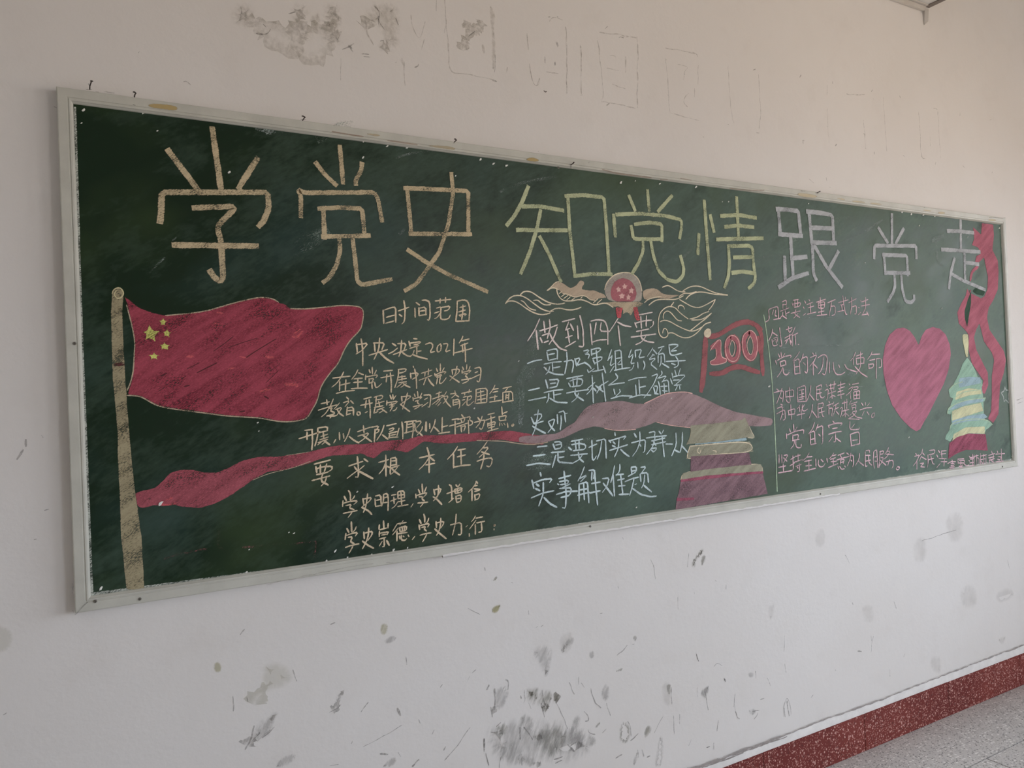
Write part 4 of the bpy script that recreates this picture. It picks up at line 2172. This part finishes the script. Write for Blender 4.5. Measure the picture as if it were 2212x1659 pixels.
WALLMARKS = r"""C 460 0 2.765
*peeled_patch grimefaint
B 90 60 130 10 200 0 260 40 280 120 350 190 440 240 480 250 470 180 440 100 470 0 560 0 600 80 560 160 530 260 600 300 640 260 620 160 640 60 660 0 770 0 780 120 770 220 790 270 740 290 680 230 640 200 560 300 440 250 250 190 150 180 100 140
B 880 120 900 60 940 20 960 0 1080 0 1130 60 1130 200 1120 290 1080 320 1000 320 960 270 1010 230 980 180 940 160 920 200 900 190
B 560 120 620 60 650 100 640 150 600 160
B 640 150 760 60 780 160 720 180
B 1480 110 1510 110 1530 150 1560 170 1590 150 1600 110 1620 120 1610 160 1560 200 1500 270 1500 320 1480 300 1490 230 1520 200
B 1650 20 1680 60 1690 100 1680 170 1690 230 1690 330 1680 430 1660 400 1665 200 1650 100
B 1600 260 1620 260 1630 320 1610 325
B 1120 340 1140 350 1140 400 1120 370
*peel_edge darkmark
S .003 165 40 175 75 165 90
S .007 455 80 480 75 495 75
S .004 260 200 300 205 330 195 345 175
S .006 300 145 315 160
S .005 965 40 1000 75 990 120 1025 175
S .004 990 95 990 150
S .003 770 295 820 275 845 262
S .007 815 275 830 290
S .004 820 285 840 310
S .006 1090 110 1105 150
S .004 1205 405 1225 400 1230 385
S .004 1668 485 1695 487
S .004 1975 540 1985 550 1993 543
S .003 1685 325 1688 400 1680 430
S .003 1560 185 1520 225
S .003 1335 5 1335 65
S .003 890 325 935 325
S .003 940 340 900 335
S .003 1000 245 1025 238
S .003 1088 375 1095 370
S .004 2050 250 2060 280
S .004 2043 370 2045 390
S .003 1980 340 1983 375
S .003 2008 98 2015 100
S .003 2055 100 2060 103
*peeled_outline faint
S .004 1385 0 1395 150 1410 300 1410 430 1500 440 1600 460 1680 475
S .003 1390 130 1385 200
S .003 1180 90 1195 180 1240 240 1265 130
S .003 1260 240 1240 300
S .003 1140 370 1145 510
S .002 760 350 762 480
S .006 910 120 920 200 960 270
S .003 1875 200 1885 290
S .003 1890 380 1900 480 1930 520 1950 470
S .003 2107 160 2112 300 2112 560
S .003 2195 270 2200 560
S .003 2010 130 2030 100 2090 120
S .005 1990 430 2060 440
S .003 1760 400 1755 430
C 1100 20 3.6867
*peeled_outline faint
S .003 140 200 155 320
S .003 165 450 180 560 210 615 240 590 240 550
S .003 450 140 460 300 460 670
S .003 570 290 575 680
S .005 720 180 850 200 1010 230
S .004 1015 220 1025 330 1020 500 1020 780
S .004 705 250 720 400 740 560 750 680 735 730
S .004 735 735 870 755 1000 790
S .004 800 370 850 375 850 400
S .004 780 470 870 485
S .004 820 600 930 635
S .004 925 380 925 500
S .005 1240 310 1340 325 1490 350 1500 380
S .003 1245 390 1265 600 1270 700 1280 820
S .003 1280 825 1340 840 1420 865 1510 885
S .003 1505 450 1505 610
S .003 1475 630 1475 700
S .003 1340 440 1430 455 1400 490 1390 560
S .004 1430 670 1400 700 1380 740 1420 780
S .003 1745 440 1745 560 1760 700 1770 860 1790 905
S .003 1985 520 1995 700 2000 850 1990 950
*paint_curl darkmark
S .004 765 155 785 140
S .004 870 230 885 222 910 228
S .004 775 765 798 750
S .004 572 685 585 680
S .003 275 645 285 657 300 652
S .004 1940 482 1960 475
S .006 1970 985 1992 985
S .004 365 420 368 445
S .004 380 260 390 295
S .003 285 390 285 430
S .003 310 60 325 60
S .004 380 60 385 65
S .003 1248 395 1252 405
S .003 1395 515 1400 522
S .003 1260 683 1265 688
S .004 1540 1012 1550 1016
S .003 1740 915 1746 917
C 1640 130 3.867
*peeled_outline faint
S .003 565 210 565 290
S .002 565 400 575 560 580 690
S .004 740 285 820 290 880 285
S .003 870 500 880 620 890 740
S .003 1035 310 1050 560 1065 760
S .003 1330 430 1345 600 1350 820 1390 825
S .003 1490 430 1500 600 1515 820
S .004 870 615 885 620 880 640
S .003 1425 640 1430 720
*paint_curl darkmark
S .007 338 140 350 125
S .006 612 180 614 198
S .007 815 290 825 293
S .004 730 283 740 286
S .006 935 262 945 250
S .003 1455 402 1475 400 1488 410
S .003 1678 440 1676 465
S .003 1922 497 1938 495
S .004 1942 945 1945 930
S .006 363 672 375 672
S .004 365 680 368 700
S .004 635 715 645 705
S .004 950 320 952 325
S .005 958 765 960 788
S .004 1197 797 1212 805
S .004 1475 850 1470 870
S .004 1173 300 1178 318
S .003 415 993 455 1025
S .004 560 980 565 1010
S .003 567 553 570 558
S .004 1700 885 1712 900
S .004 885 735 892 740
C 500 1300 3.6867
*scuff_mark grime
B 180 980 240 920 340 860 395 880 360 960 360 1020 300 1080 200 1125 140 1130 110 1175 150 1060
B 820 760 870 700 915 690 880 780 850 830 780 880 840 830
B 400 1230 470 1200 530 1210 490 1290 400 1324 330 1324
B 1180 1324 1240 1260 1300 1220 1330 1260 1280 1324
B 1420 1324 1470 1260 1510 1240 1460 1310
B 1200 290 1290 260 1330 280 1290 330 1210 340
*scratch_mark darkmark
S .004 110 1175 150 1090 180 990
S .002 200 1120 260 1060 310 1020
S .002 170 1100 230 1040
S .0025 240 1090 300 1040 340 1000
S .003 785 178 822 165
S .008 1320 850 1345 905
S .003 1030 880 1060 840 1090 800
S .003 960 1130 970 1108
S .004 1390 440 1393 495
S .004 1665 680 1680 660
S .003 1490 935 1500 965
S .004 70 265 105 220
S .003 780 880 840 850 870 815
S .003 10 750 12 870
S .003 120 760 125 800
S .003 1700 1260 1760 1190 1810 1140 1860 1050 1900 1000
S .004 2010 1095 2010 1190
S .003 2030 1200 2045 1300
S .003 1330 1190 1350 1230
S .004 1180 1210 1240 1220
S .003 785 1305 855 1295
S .003 1600 1050 1615 1015
S .004 1690 1180 1705 1150
S .003 490 540 520 630
S .003 1915 565 1945 540
S .002 1880 630 1900 590
S .002 1360 975 1200 1080 1050 1150
S .003 1885 50 1975 100
*yellow_stain olive
B 1185 170 1240 165 1255 210 1240 265 1190 270 1180 230
B 2070 40 2140 10 2150 50 2110 100 2070 90
B -150 480 -90 470 -70 540 -100 570 -140 560
*yellow_stain olivefaint
B 240 480 400 470 480 530 500 620 420 690 300 720 220 740 170 850 180 780 240 640
C 1000 1150 3.26
*scuff_mark grimedark
B 430 1110 460 1080 520 1080 640 1110 720 1140 690 1190 640 1210 600 1260 570 1300 540 1240 500 1230 460 1210 435 1180
B 500 1400 560 1360 620 1350 740 1370 760 1440 720 1500 700 1560 640 1600 560 1560 500 1500 470 1440
B 230 1360 290 1330 330 1360 310 1420 270 1460 230 1400
B 1430 1070 1465 1060 1470 1110 1450 1160 1430 1110
B 1600 200 1640 150 1670 110 1700 110 1700 150 1650 200 1640 250 1605 260
B 1675 160 1710 150 1715 200 1690 240 1670 230
B 1190 740 1215 715 1235 740 1215 775 1200 765
B 1065 985 1100 955 1130 950 1120 980
B 1095 1400 1110 1320 1140 1310 1180 1370 1185 1440 1150 1500 1100 1480
B 1270 1400 1300 1350 1330 1360 1330 1400 1290 1460 1270 1440
B 925 1360 970 1325 965 1360 930 1390
*scuff_mark.1 grime
B 220 1100 290 1070 320 1050 330 1150 300 1240 240 1260 200 1300 200 1240
B 480 820 540 780 630 790 640 880 620 1000 560 1040 540 940 480 880
B 690 780 760 720 790 740 780 790 720 830 690 870
B 380 1300 440 1260 500 1300 520 1400 480 1440 420 1420
B 760 1300 830 1260 850 1400 870 1500 800 1530 740 1500 740 1400
B 230 1480 330 1450 420 1500 450 1600 400 1659 260 1650
B 400 1560 480 1560 560 1620 560 1659 400 1659
B 960 1130 1000 1050 1045 1080 1030 1180 990 1200
B 1370 1430 1410 1420 1420 1560 1400 1659 1340 1659 1360 1560
B 1660 1140 1700 1080 1740 1070 1730 1130 1690 1170
B 880 840 920 820 930 880 890 900
B 1190 1600 1240 1520 1230 1610 1200 1659
B 150 1120 190 1050 185 1110
B 880 1420 940 1440 950 1500 880 1520
B 150 1380 250 1300 450 1280 700 1300 900 1350 950 1450 900 1600 700 1659 300 1659 180 1600 160 1480
*scuff_line darkmark
S .005 222 1100 222 1170 228 1240
S .004 435 1110 438 1180 425 1200
S .004 405 1150 410 1170
S .004 195 1230 205 1300
S .005 300 1040 320 1050 320 1100
S .004 235 1370 270 1335
S .006 150 1450 148 1540
S .003 160 1560 180 1640
S .003 655 1200 700 1290 740 1380
S .004 560 1110 570 1200 600 1240
S .003 550 1200 575 1300
S .003 460 1200 480 1240
S .004 745 1060 785 1140
S .003 815 1020 815 1070
S .003 830 1060 855 1090
S .004 900 1100 920 1180 960 1230 970 1240
S .003 1010 1200 1035 1290
S .004 860 1330 885 1330 880 1290 855 1260
S .004 880 1390 885 1410 930 1420
S .004 980 1410 1010 1385
S .005 1180 1465 1205 1445 1235 1415
S .003 1160 1330 1180 1370 1185 1430
S .004 1085 865 1100 850 1130 830 1155 795
S .003 1190 790 1205 788
S .003 1510 455 1515 540
S .004 1652 900 1660 910
S .003 1640 850 1650 895
S .003 1650 1090 1650 1160
S .004 1700 1100 1715 1200 1730 1250
S .003 1480 1290 1490 1420
S .003 1525 1280 1525 1350
S .003 1350 1410 1410 1290
S .004 1840 1030 1848 1050
S .003 1915 1140 1905 1230
S .004 1920 1260 1930 1300 1945 1310
S .003 1800 1320 1790 1400
S .004 1715 1515 1740 1505
S .003 1770 1480 1765 1530
S .003 1590 1500 1605 1460
S .005 1075 1590 1120 1565
S .004 1260 1530 1270 1580
S .004 1295 1585 1320 1570
S .003 1230 1530 1235 1590
S .005 400 1370 400 1460
S .005 430 1370 470 1430 490 1460
S .005 740 1490 780 1540
S .004 760 1500 800 1480
S .003 1590 150 1580 240
S .003 1320 190 1345 240 1355 330
S .003 1465 1090 1470 1210
S .004 412 1560 412 1640
S .006 640 1600 700 1580
S .005 650 1625 700 1605
S .004 265 1580 255 1659
S .004 960 573 975 570
S .005 550 665 565 650
S .004 510 670 520 665
S .004 335 353 348 358
S .005 212 342 240 312
S .003 155 250 157 270
S .003 1090 380 1095 395
S .003 1125 35 1130 50
S .003 460 550 465 580
S .003 1628 415 1630 430
S .004 1775 338 1782 345
S .003 1855 370 1855 400
*yellow_stain.1 olive
B 200 530 250 510 268 500 265 540 235 572 200 570
B 215 335 240 308 245 320 225 345
C 1500 1359 3.107
*scuff_line darkmark
S .005 15 170 25 215
S .006 200 330 208 355
S .003 270 430 265 510 280 570 290 600
S .003 160 610 150 690
S .005 410 280 410 330
S .003 605 45 605 100 600 150
S .003 605 230 615 290
S .003 490 330 510 380
S .006 1095 145 1120 150
S .004 1185 40 1190 80
S .003 780 460 795 440
S .003 598 590 600 500 620 455 640 500 650 570
S .005 620 480 625 530 635 580
S .003 1312 270 1312 320
S .003 600 530 610 590
S .003 390 555 435 545
S .003 1405 190 1410 165
S .004 440 470 465 465
S .004 945 270 950 275
S .004 80 795 100 788
S .003 130 760 132 810
S .003 400 605 420 580 425 560
S .003 135 250 155 225 185 245
*scuff_mark grime
B 40 400 100 370 100 420 70 480 40 450
B 355 290 400 280 400 330 360 330
B 350 540 400 520 420 560 380 590
C 0 900 2.187
*scuff_line darkmark
S .008 82 200 105 160
S .006 118 105 120 140
S .004 160 580 170 578
S .003 210 442 228 436
S .003 15 1410 30 1400
S .004 195 90 200 100
*yellow_stain olivefaint
B -60 1000 0 980 50 1000 68 1040 50 1100 0 1120 -60 1100
C 200 130 2
*scuff_line darkmark
S .004 390 95 400 90 420 105
S .004 200 -30 205 -35

C 1106 829 2
*scuff_mark.3 soft
B 1300 640 1350 610 1360 700 1310 720
B 1720 680 1790 640 1800 760 1740 800
B 1800 1180 1850 1160 1860 1260 1810 1250
B 1920 880 2000 850 2020 960 1950 990
B 2080 900 2150 870 2180 920 2100 960
B 1500 960 1560 940 1570 1030 1520 1040
B 1860 560 1950 540 1960 680 1880 700
B 1100 960 1140 940 1130 1010 1110 1030
B 200 1080 270 1060 260 1160 200 1180
B 2090 1100 2140 1080 2120 1140
B 640 1290 690 1280 690 1400 650 1390
*scuff_line.3 darkmark
S .003 1440 740 1460 780
S .003 1560 1090 1550 1160
S .003 2140 760 2150 800
S .003 1770 680 1920 630
S .003 2180 70 2206 60
S .003 2185 85 2206 78
S .003 1650 940 1660 970
S .004 1470 945 1473 955"""
EDGEMARKS = r"""C 1500 1359 3.107
*dark_edge_line edge
S .012 -60 950 0 932 60 912 130 890 200 868
S .010 200 868 300 820 450 770 600 715
S .006 600 715 700 675 850 612 1000 565 1120 520 1250 475 1400 415 1550 355 1700 300 1850 240 2000 185 2120 140 2212 105 2350 55
S .005 250 850 420 790 620 720
S .004 50 930 200 880 330 830"""
FRAMEMARKS = r"""C 100 160 5.53
*tape_remnant ochre
B 1215 350 1400 355 1575 385 1565 445 1400 425 1220 400
C 500 180 3.6867
*tape_remnant ochrefaint
B 1060 395 1180 405 1185 425 1110 420
B 1560 490 1700 495 1780 510 1785 535 1700 525 1600 510
*rust_line rust
S .004 800 385 950 410 1050 425
S .004 1240 455 1380 475 1480 490
C 1100 270 3.6867
*tape_remnant ochre
B 125 270 180 253 240 275 230 297 150 290
*rust_line rust
S .004 740 355 850 385 1000 405 1130 420
S .003 1750 505 1900 520 2020 522 2030 518
S .003 1200 435 1260 435
S .003 1360 425 1450 440
C 1620 340 3.7365
*tape_remnant creamtape
B 380 285 460 290 540 305 540 330 450 325 385 310
B 700 325 765 335 765 350 705 335
B 820 345 930 358 928 370 820 360
B 970 362 1065 375 1065 385 970 378
B 1515 437 1575 440 1570 460 1520 458
B 1395 420 1460 428 1460 438 1395 430
B 1925 495 1985 500 1980 515 1925 512
*grime_spot darkmark
S .008 525 285 550 288
S .003 408 270 445 277
S .003 640 240 650 242
S .003 1925 485 2060 490
S .003 1400 402 1412 402
C 100 160 5.53
*grime_spot darkmark
S .005 480 187 540 185
S .006 505 125 520 150
S .003 690 213 820 235
S .005 595 210 625 215
S .005 1035 265 1050 250
S .006 1040 365 1060 370
S .006 95 390 120 400
C 500 180 3.6867
*grime_spot darkmark
S .006 555 290 590 290
S .004 808 338 818 333
S .005 1770 475 1780 465
C 1100 270 3.6867
*grime_spot darkmark
S .005 490 320 492 350
S .004 630 298 635 290
S .003 232 212 236 208
C 130 1060 5.53
*grime_spot darkmark
S .003 175 1480 240 1420 340 1330
S .003 150 1100 155 1230
S .004 155 1430 165 1450
C 400 1120 3.6867
*grime_spot faint
S .003 640 530 900 470 1200 405 1500 355
S .003 1600 355 1700 345
C 1500 980 3.107
*grime_spot faint
S .002 1650 175 1900 130 2100 95 2180 80"""

def nums(line): return [float(t) for t in line.split()]
def pts_of(ns, x0, y0, s, Y): return [on_y(x0 + ns[i] / s, y0 + ns[i + 1] / s, Y) for i in range(0, len(ns) - 1, 2)]

# text: every character is a part of the board
def build_text():
    cur = None; head = None
    def flush():
        nonlocal cur
        if cur is not None and cur.v:
            nm = 'title_character' if head[0] == 'title' else 'chalk_character'
            to_local(cur.build(nm, 'chalk_' + ('titletan' if head[0] == 'title' and head[4] == 'tan' else head[4]), bb))
        cur = None
    for line in TEXT.split('\n'):
        line = line.strip()
        if not line: continue
        if line[0] == '@':
            flush(); t = line[1:].split(); head = (t[0], float(t[1]), float(t[2]), float(t[3]), t[4], float(t[5])); cur = Mark(YS - .0012); continue
        if line[0] == '#': flush(); cur = Mark(YS - .0012); continue
        p = pts_of(nums(line), head[1], head[2], head[3], YS)
        if head[0] == 'title': cur.stroke(p, head[5] * TITLE_W, 0, 1, .2, .95, .007)
        else: cur.stroke(p, head[5] * TEXT_W, .52, 1, .25, .62, .006)
    flush()
TITLE_W, TEXT_W = 1.0, 1.05
build_text()

LOOSE = {'board_smear', 'chalk_smudge', 'chalk_scuff', 'scuff_mark', 'scuff_line', 'scratch_mark', 'peeled_outline', 'peeled_patch', 'peel_edge', 'paint_curl', 'yellow_stain', 'rust_line',
         'grime_spot', 'dark_edge_line', 'page_line', 'nail_mark', 'chalk_hole', 'flame_line', 'wing_line', 'tower_outline', 'roof_line', 'ribbon_edge', 'streamer_drawing'}
def build_marks(src, Y, lift, prefix, root, tolocal):
    named = {}; cur = None; crop = None; meta = None; order = 0
    def flush():
        nonlocal cur
        if cur is not None and cur.v:
            key, par, colr = meta
            base_name = key.split('.')[0]
            p = named[par] if par != '-' else root
            o = cur.build(base_name, prefix + colr, p)
            if base_name in LOOSE: o['kind'] = 'stuff'
            if p is root:
                if tolocal: to_local(o)
                named[key] = o
        cur = None
    for line in src.split('\n'):
        line = line.strip()
        if not line: continue
        c = line[0]
        if c == 'C': crop = nums(line[1:])
        elif c == '*':
            flush(); t = line[1:].split()
            if len(t) == 2: t = [t[0], '-', t[1]]
            meta = t; order += 1
            cur = Mark(Y - lift - .00003 * (order % 22) - (.0002 if t[1] != '-' else 0))
            if prefix == 'stain_' and meta[2] in ('faint', 'darkmark', 'edge'): cur.jit = .0035
        elif c in 'AB':
            if cur.v and meta[0].split('.')[0] == 'tape_remnant': flush(); cur = Mark(Y - lift - .00003 * (order % 22))
            (cur.area if c == 'A' else cur.blob)(pts_of(nums(line[1:]), *crop, Y))
        elif c == 'S':
            ns = nums(line[1:]); cur.stroke(pts_of(ns[1:], *crop, Y), ns[0], 0, 2, .25, .55)
    flush()
build_marks(DRAW, YS, .0004, 'chalk_', bb, True)
build_marks(WALLMARKS, YB, .0003, 'stain_', STRUCT_BACK, False)
build_marks(EDGEMARKS, YB - .0075, .0010, 'stain_', TRIM3, False)
build_marks(FRAMEMARKS, 0.0, .0009, 'stain_', bb, True)

# pale chalk dust gathered along the inner rails
def dust(name, pts, w, m='chalk_dust', Y=YS, lift=.0003):
    k = Mark(Y - lift); k.stroke([on_y(a, b, Y) for a, b in pts], w, 0, 0, .2, 1); return to_local(k.build(name, m, bb))
dust('chalk_dust', [(196, 1284), (700, 1218), (1264, 1131), (1700, 1068), (2188, 992)], .010, 'chalk_edgedust')
dust('chalk_dust', [(162, 232), (176, 700), (199, 1280)], .006, 'chalk_edgedust')
dust('chalk_dust', [(2161, 490), (2176, 760), (2188, 990)], .006, 'chalk_edgedust')

# torn bits of paper and tape under the top rail, flecks on the board
flecks = [(529, 272, 7), (618, 281, 8), (696, 293, 5), (739, 298, 5), (785, 306, 6), (836, 316, 9), (879, 319, 8), (1038, 344, 9), (1066, 354, 8), (1094, 358, 10),
 (784, 340, 8), (984, 380, 5), (1341, 394, 10), (1372, 391, 4), (1425, 397, 10), (1503, 404, 9), (1560, 436, 4), (1573, 436, 5), (1746, 440, 5), (1948, 458, 8),
 (1968, 463, 9), (1994, 464, 9), (2019, 467, 8), (1985, 488, 5), (2158, 493, 7), (496, 372, 9), (848, 1052, 8), (772, 1062, 6), (340, 283, 6), (309, 245, 7), (176, 266, 5),
 (181, 238, 9), (218, 1271, 12), (724, 1190, 9), (705, 1211, 7), (750, 1204, 6), (802, 1197, 5), (850, 1188, 9), (880, 1183, 5), (533, 1235, 7), (635, 1152, 6), (624, 1150, 5),
 (538, 1187, 5), (1374, 1096, 6), (1761, 763, 5), (2034, 666, 5), (1963, 945, 5), (1661, 835, 8), (1024, 882, 6), (556, 913, 7), (559, 931, 5), (1280, 901, 4), (347, 1088, 13),
 (1178, 796, 6), (2186, 985, 7), (1868, 568, 5), (1450, 860, 5), (2090, 512, 5), (1120, 780, 5), (1290, 592, 5)]
for i, (px, py, s_) in enumerate(flecks):
    x, z = on_y(px, py, YS); r = s_ / (1139 * (.48 + .52 * max(0, 1 - px / 2200)) / 1.25) * .75
    n = 7; vs = []; fs = []
    for k in range(n):
        a = k * 2 * math.pi / n; rr_ = r * random.uniform(.3, .75)
        ux, uz = math.cos(a) * rr_, math.sin(a) * rr_ * .55
        vs.append((x + ux * .8 - uz * .6, YS - .0012 - random.uniform(0, .0018), z + ux * .6 + uz * .8))
    vs += [(v[0], YS, v[2]) for v in vs[:n]]
    fs = [tuple(range(n))] + [(k, (k + 1) % n, n + (k + 1) % n, n + k) for k in range(n)]
    to_local(from_data('paper_scrap', vs, fs, 'paper_bit', bb))

# screws through the rails
def screw(px, py, r=.0042):
    x, z = on_y(px, py, 0)
    bm = bmesh.new()
    bmesh.ops.create_cone(bm, cap_ends=True, segments=18, radius1=r, radius2=r * .75, depth=.0022, matrix=Matrix.Translation((x, -.0008, z)) @ Matrix.Rotation(math.pi / 2, 4, 'X'))
    o = to_local(bm_obj('screw', bm, 'screw_metal', bb))
    bm = bmesh.new(); box_bm(bm, x - r * .7, x + r * .7, -.0026, -.0015, z - r * .14, z + r * .14); box_bm(bm, x - r * .14, x + r * .14, -.0026, -.0015, z - r * .7, z + r * .7)
    bm_obj('slot', bm, 'dark_metal', o)
for px, py in ((302, 1294), (1275, 1137), (1772, 1067), (2165, 1008), (161, 742), (1206, 362), (206, 1299)): screw(px, py)
# bent nails left standing on the top rail
for px, py, l in ((194, 190, .013), (655, 259, .006), (981, 308, .007), (1233, 357, .007), (1764, 417, .005), (291, 208, .006)):
    x, z = on_y(px, py, .002)
    bm = bmesh.new()
    pts = [Vector((x, .012, z)), Vector((x, -.006, z + .002)), Vector((x + .002, -.012, z + l * .5)), Vector((x + random.uniform(-.006, .006), -.010, z + l))]
    for a, b in zip(pts, pts[1:]):
        d = b - a
        bmesh.ops.create_cone(bm, cap_ends=True, segments=8, radius1=.0016, radius2=.0014, depth=d.length, matrix=Matrix.Translation((a + b) / 2) @ d.to_track_quat('Z', 'Y').to_matrix().to_4x4())
    bmesh.ops.create_cone(bm, cap_ends=True, segments=10, radius1=.0034, radius2=.003, depth=.0014, matrix=Matrix.Translation(pts[-1]))
    to_local(bm_obj('bent_nail', bm, 'dark_metal', bb))
# ragged bead of old filler under the bottom rail
vs, fs = [], []
N = 260; x0_, x1_ = .95, 2.75
for i in range(N + 1):
    X = x0_ + (x1_ - x0_) * i / N
    t = noise.noise(Vector((X * 24, 1, 0))); u = noise.noise(Vector((X * 70, 9, 0)))
    hi2 = .0045 + .0035 * t + .002 * u; lo2 = -.0035 + .0035 * noise.noise(Vector((X * 31, 4, 0))) + .002 * u
    vs += [(X, -.0002, ZF + max(.0005, hi2)), (X, -.0028 - .0015 * u, ZF + (hi2 + lo2) / 2), (X, -.0005, ZF + min(-.001, lo2)), (X, .010, ZF + .0005)]
    if i < N:
        a = i * 4
        for q in range(3): fs.append((a + q, a + 4 + q, a + 5 + q, a + 1 + q))
to_local(from_data('filler_bead', vs, fs, 'plaster', bb, None, True))
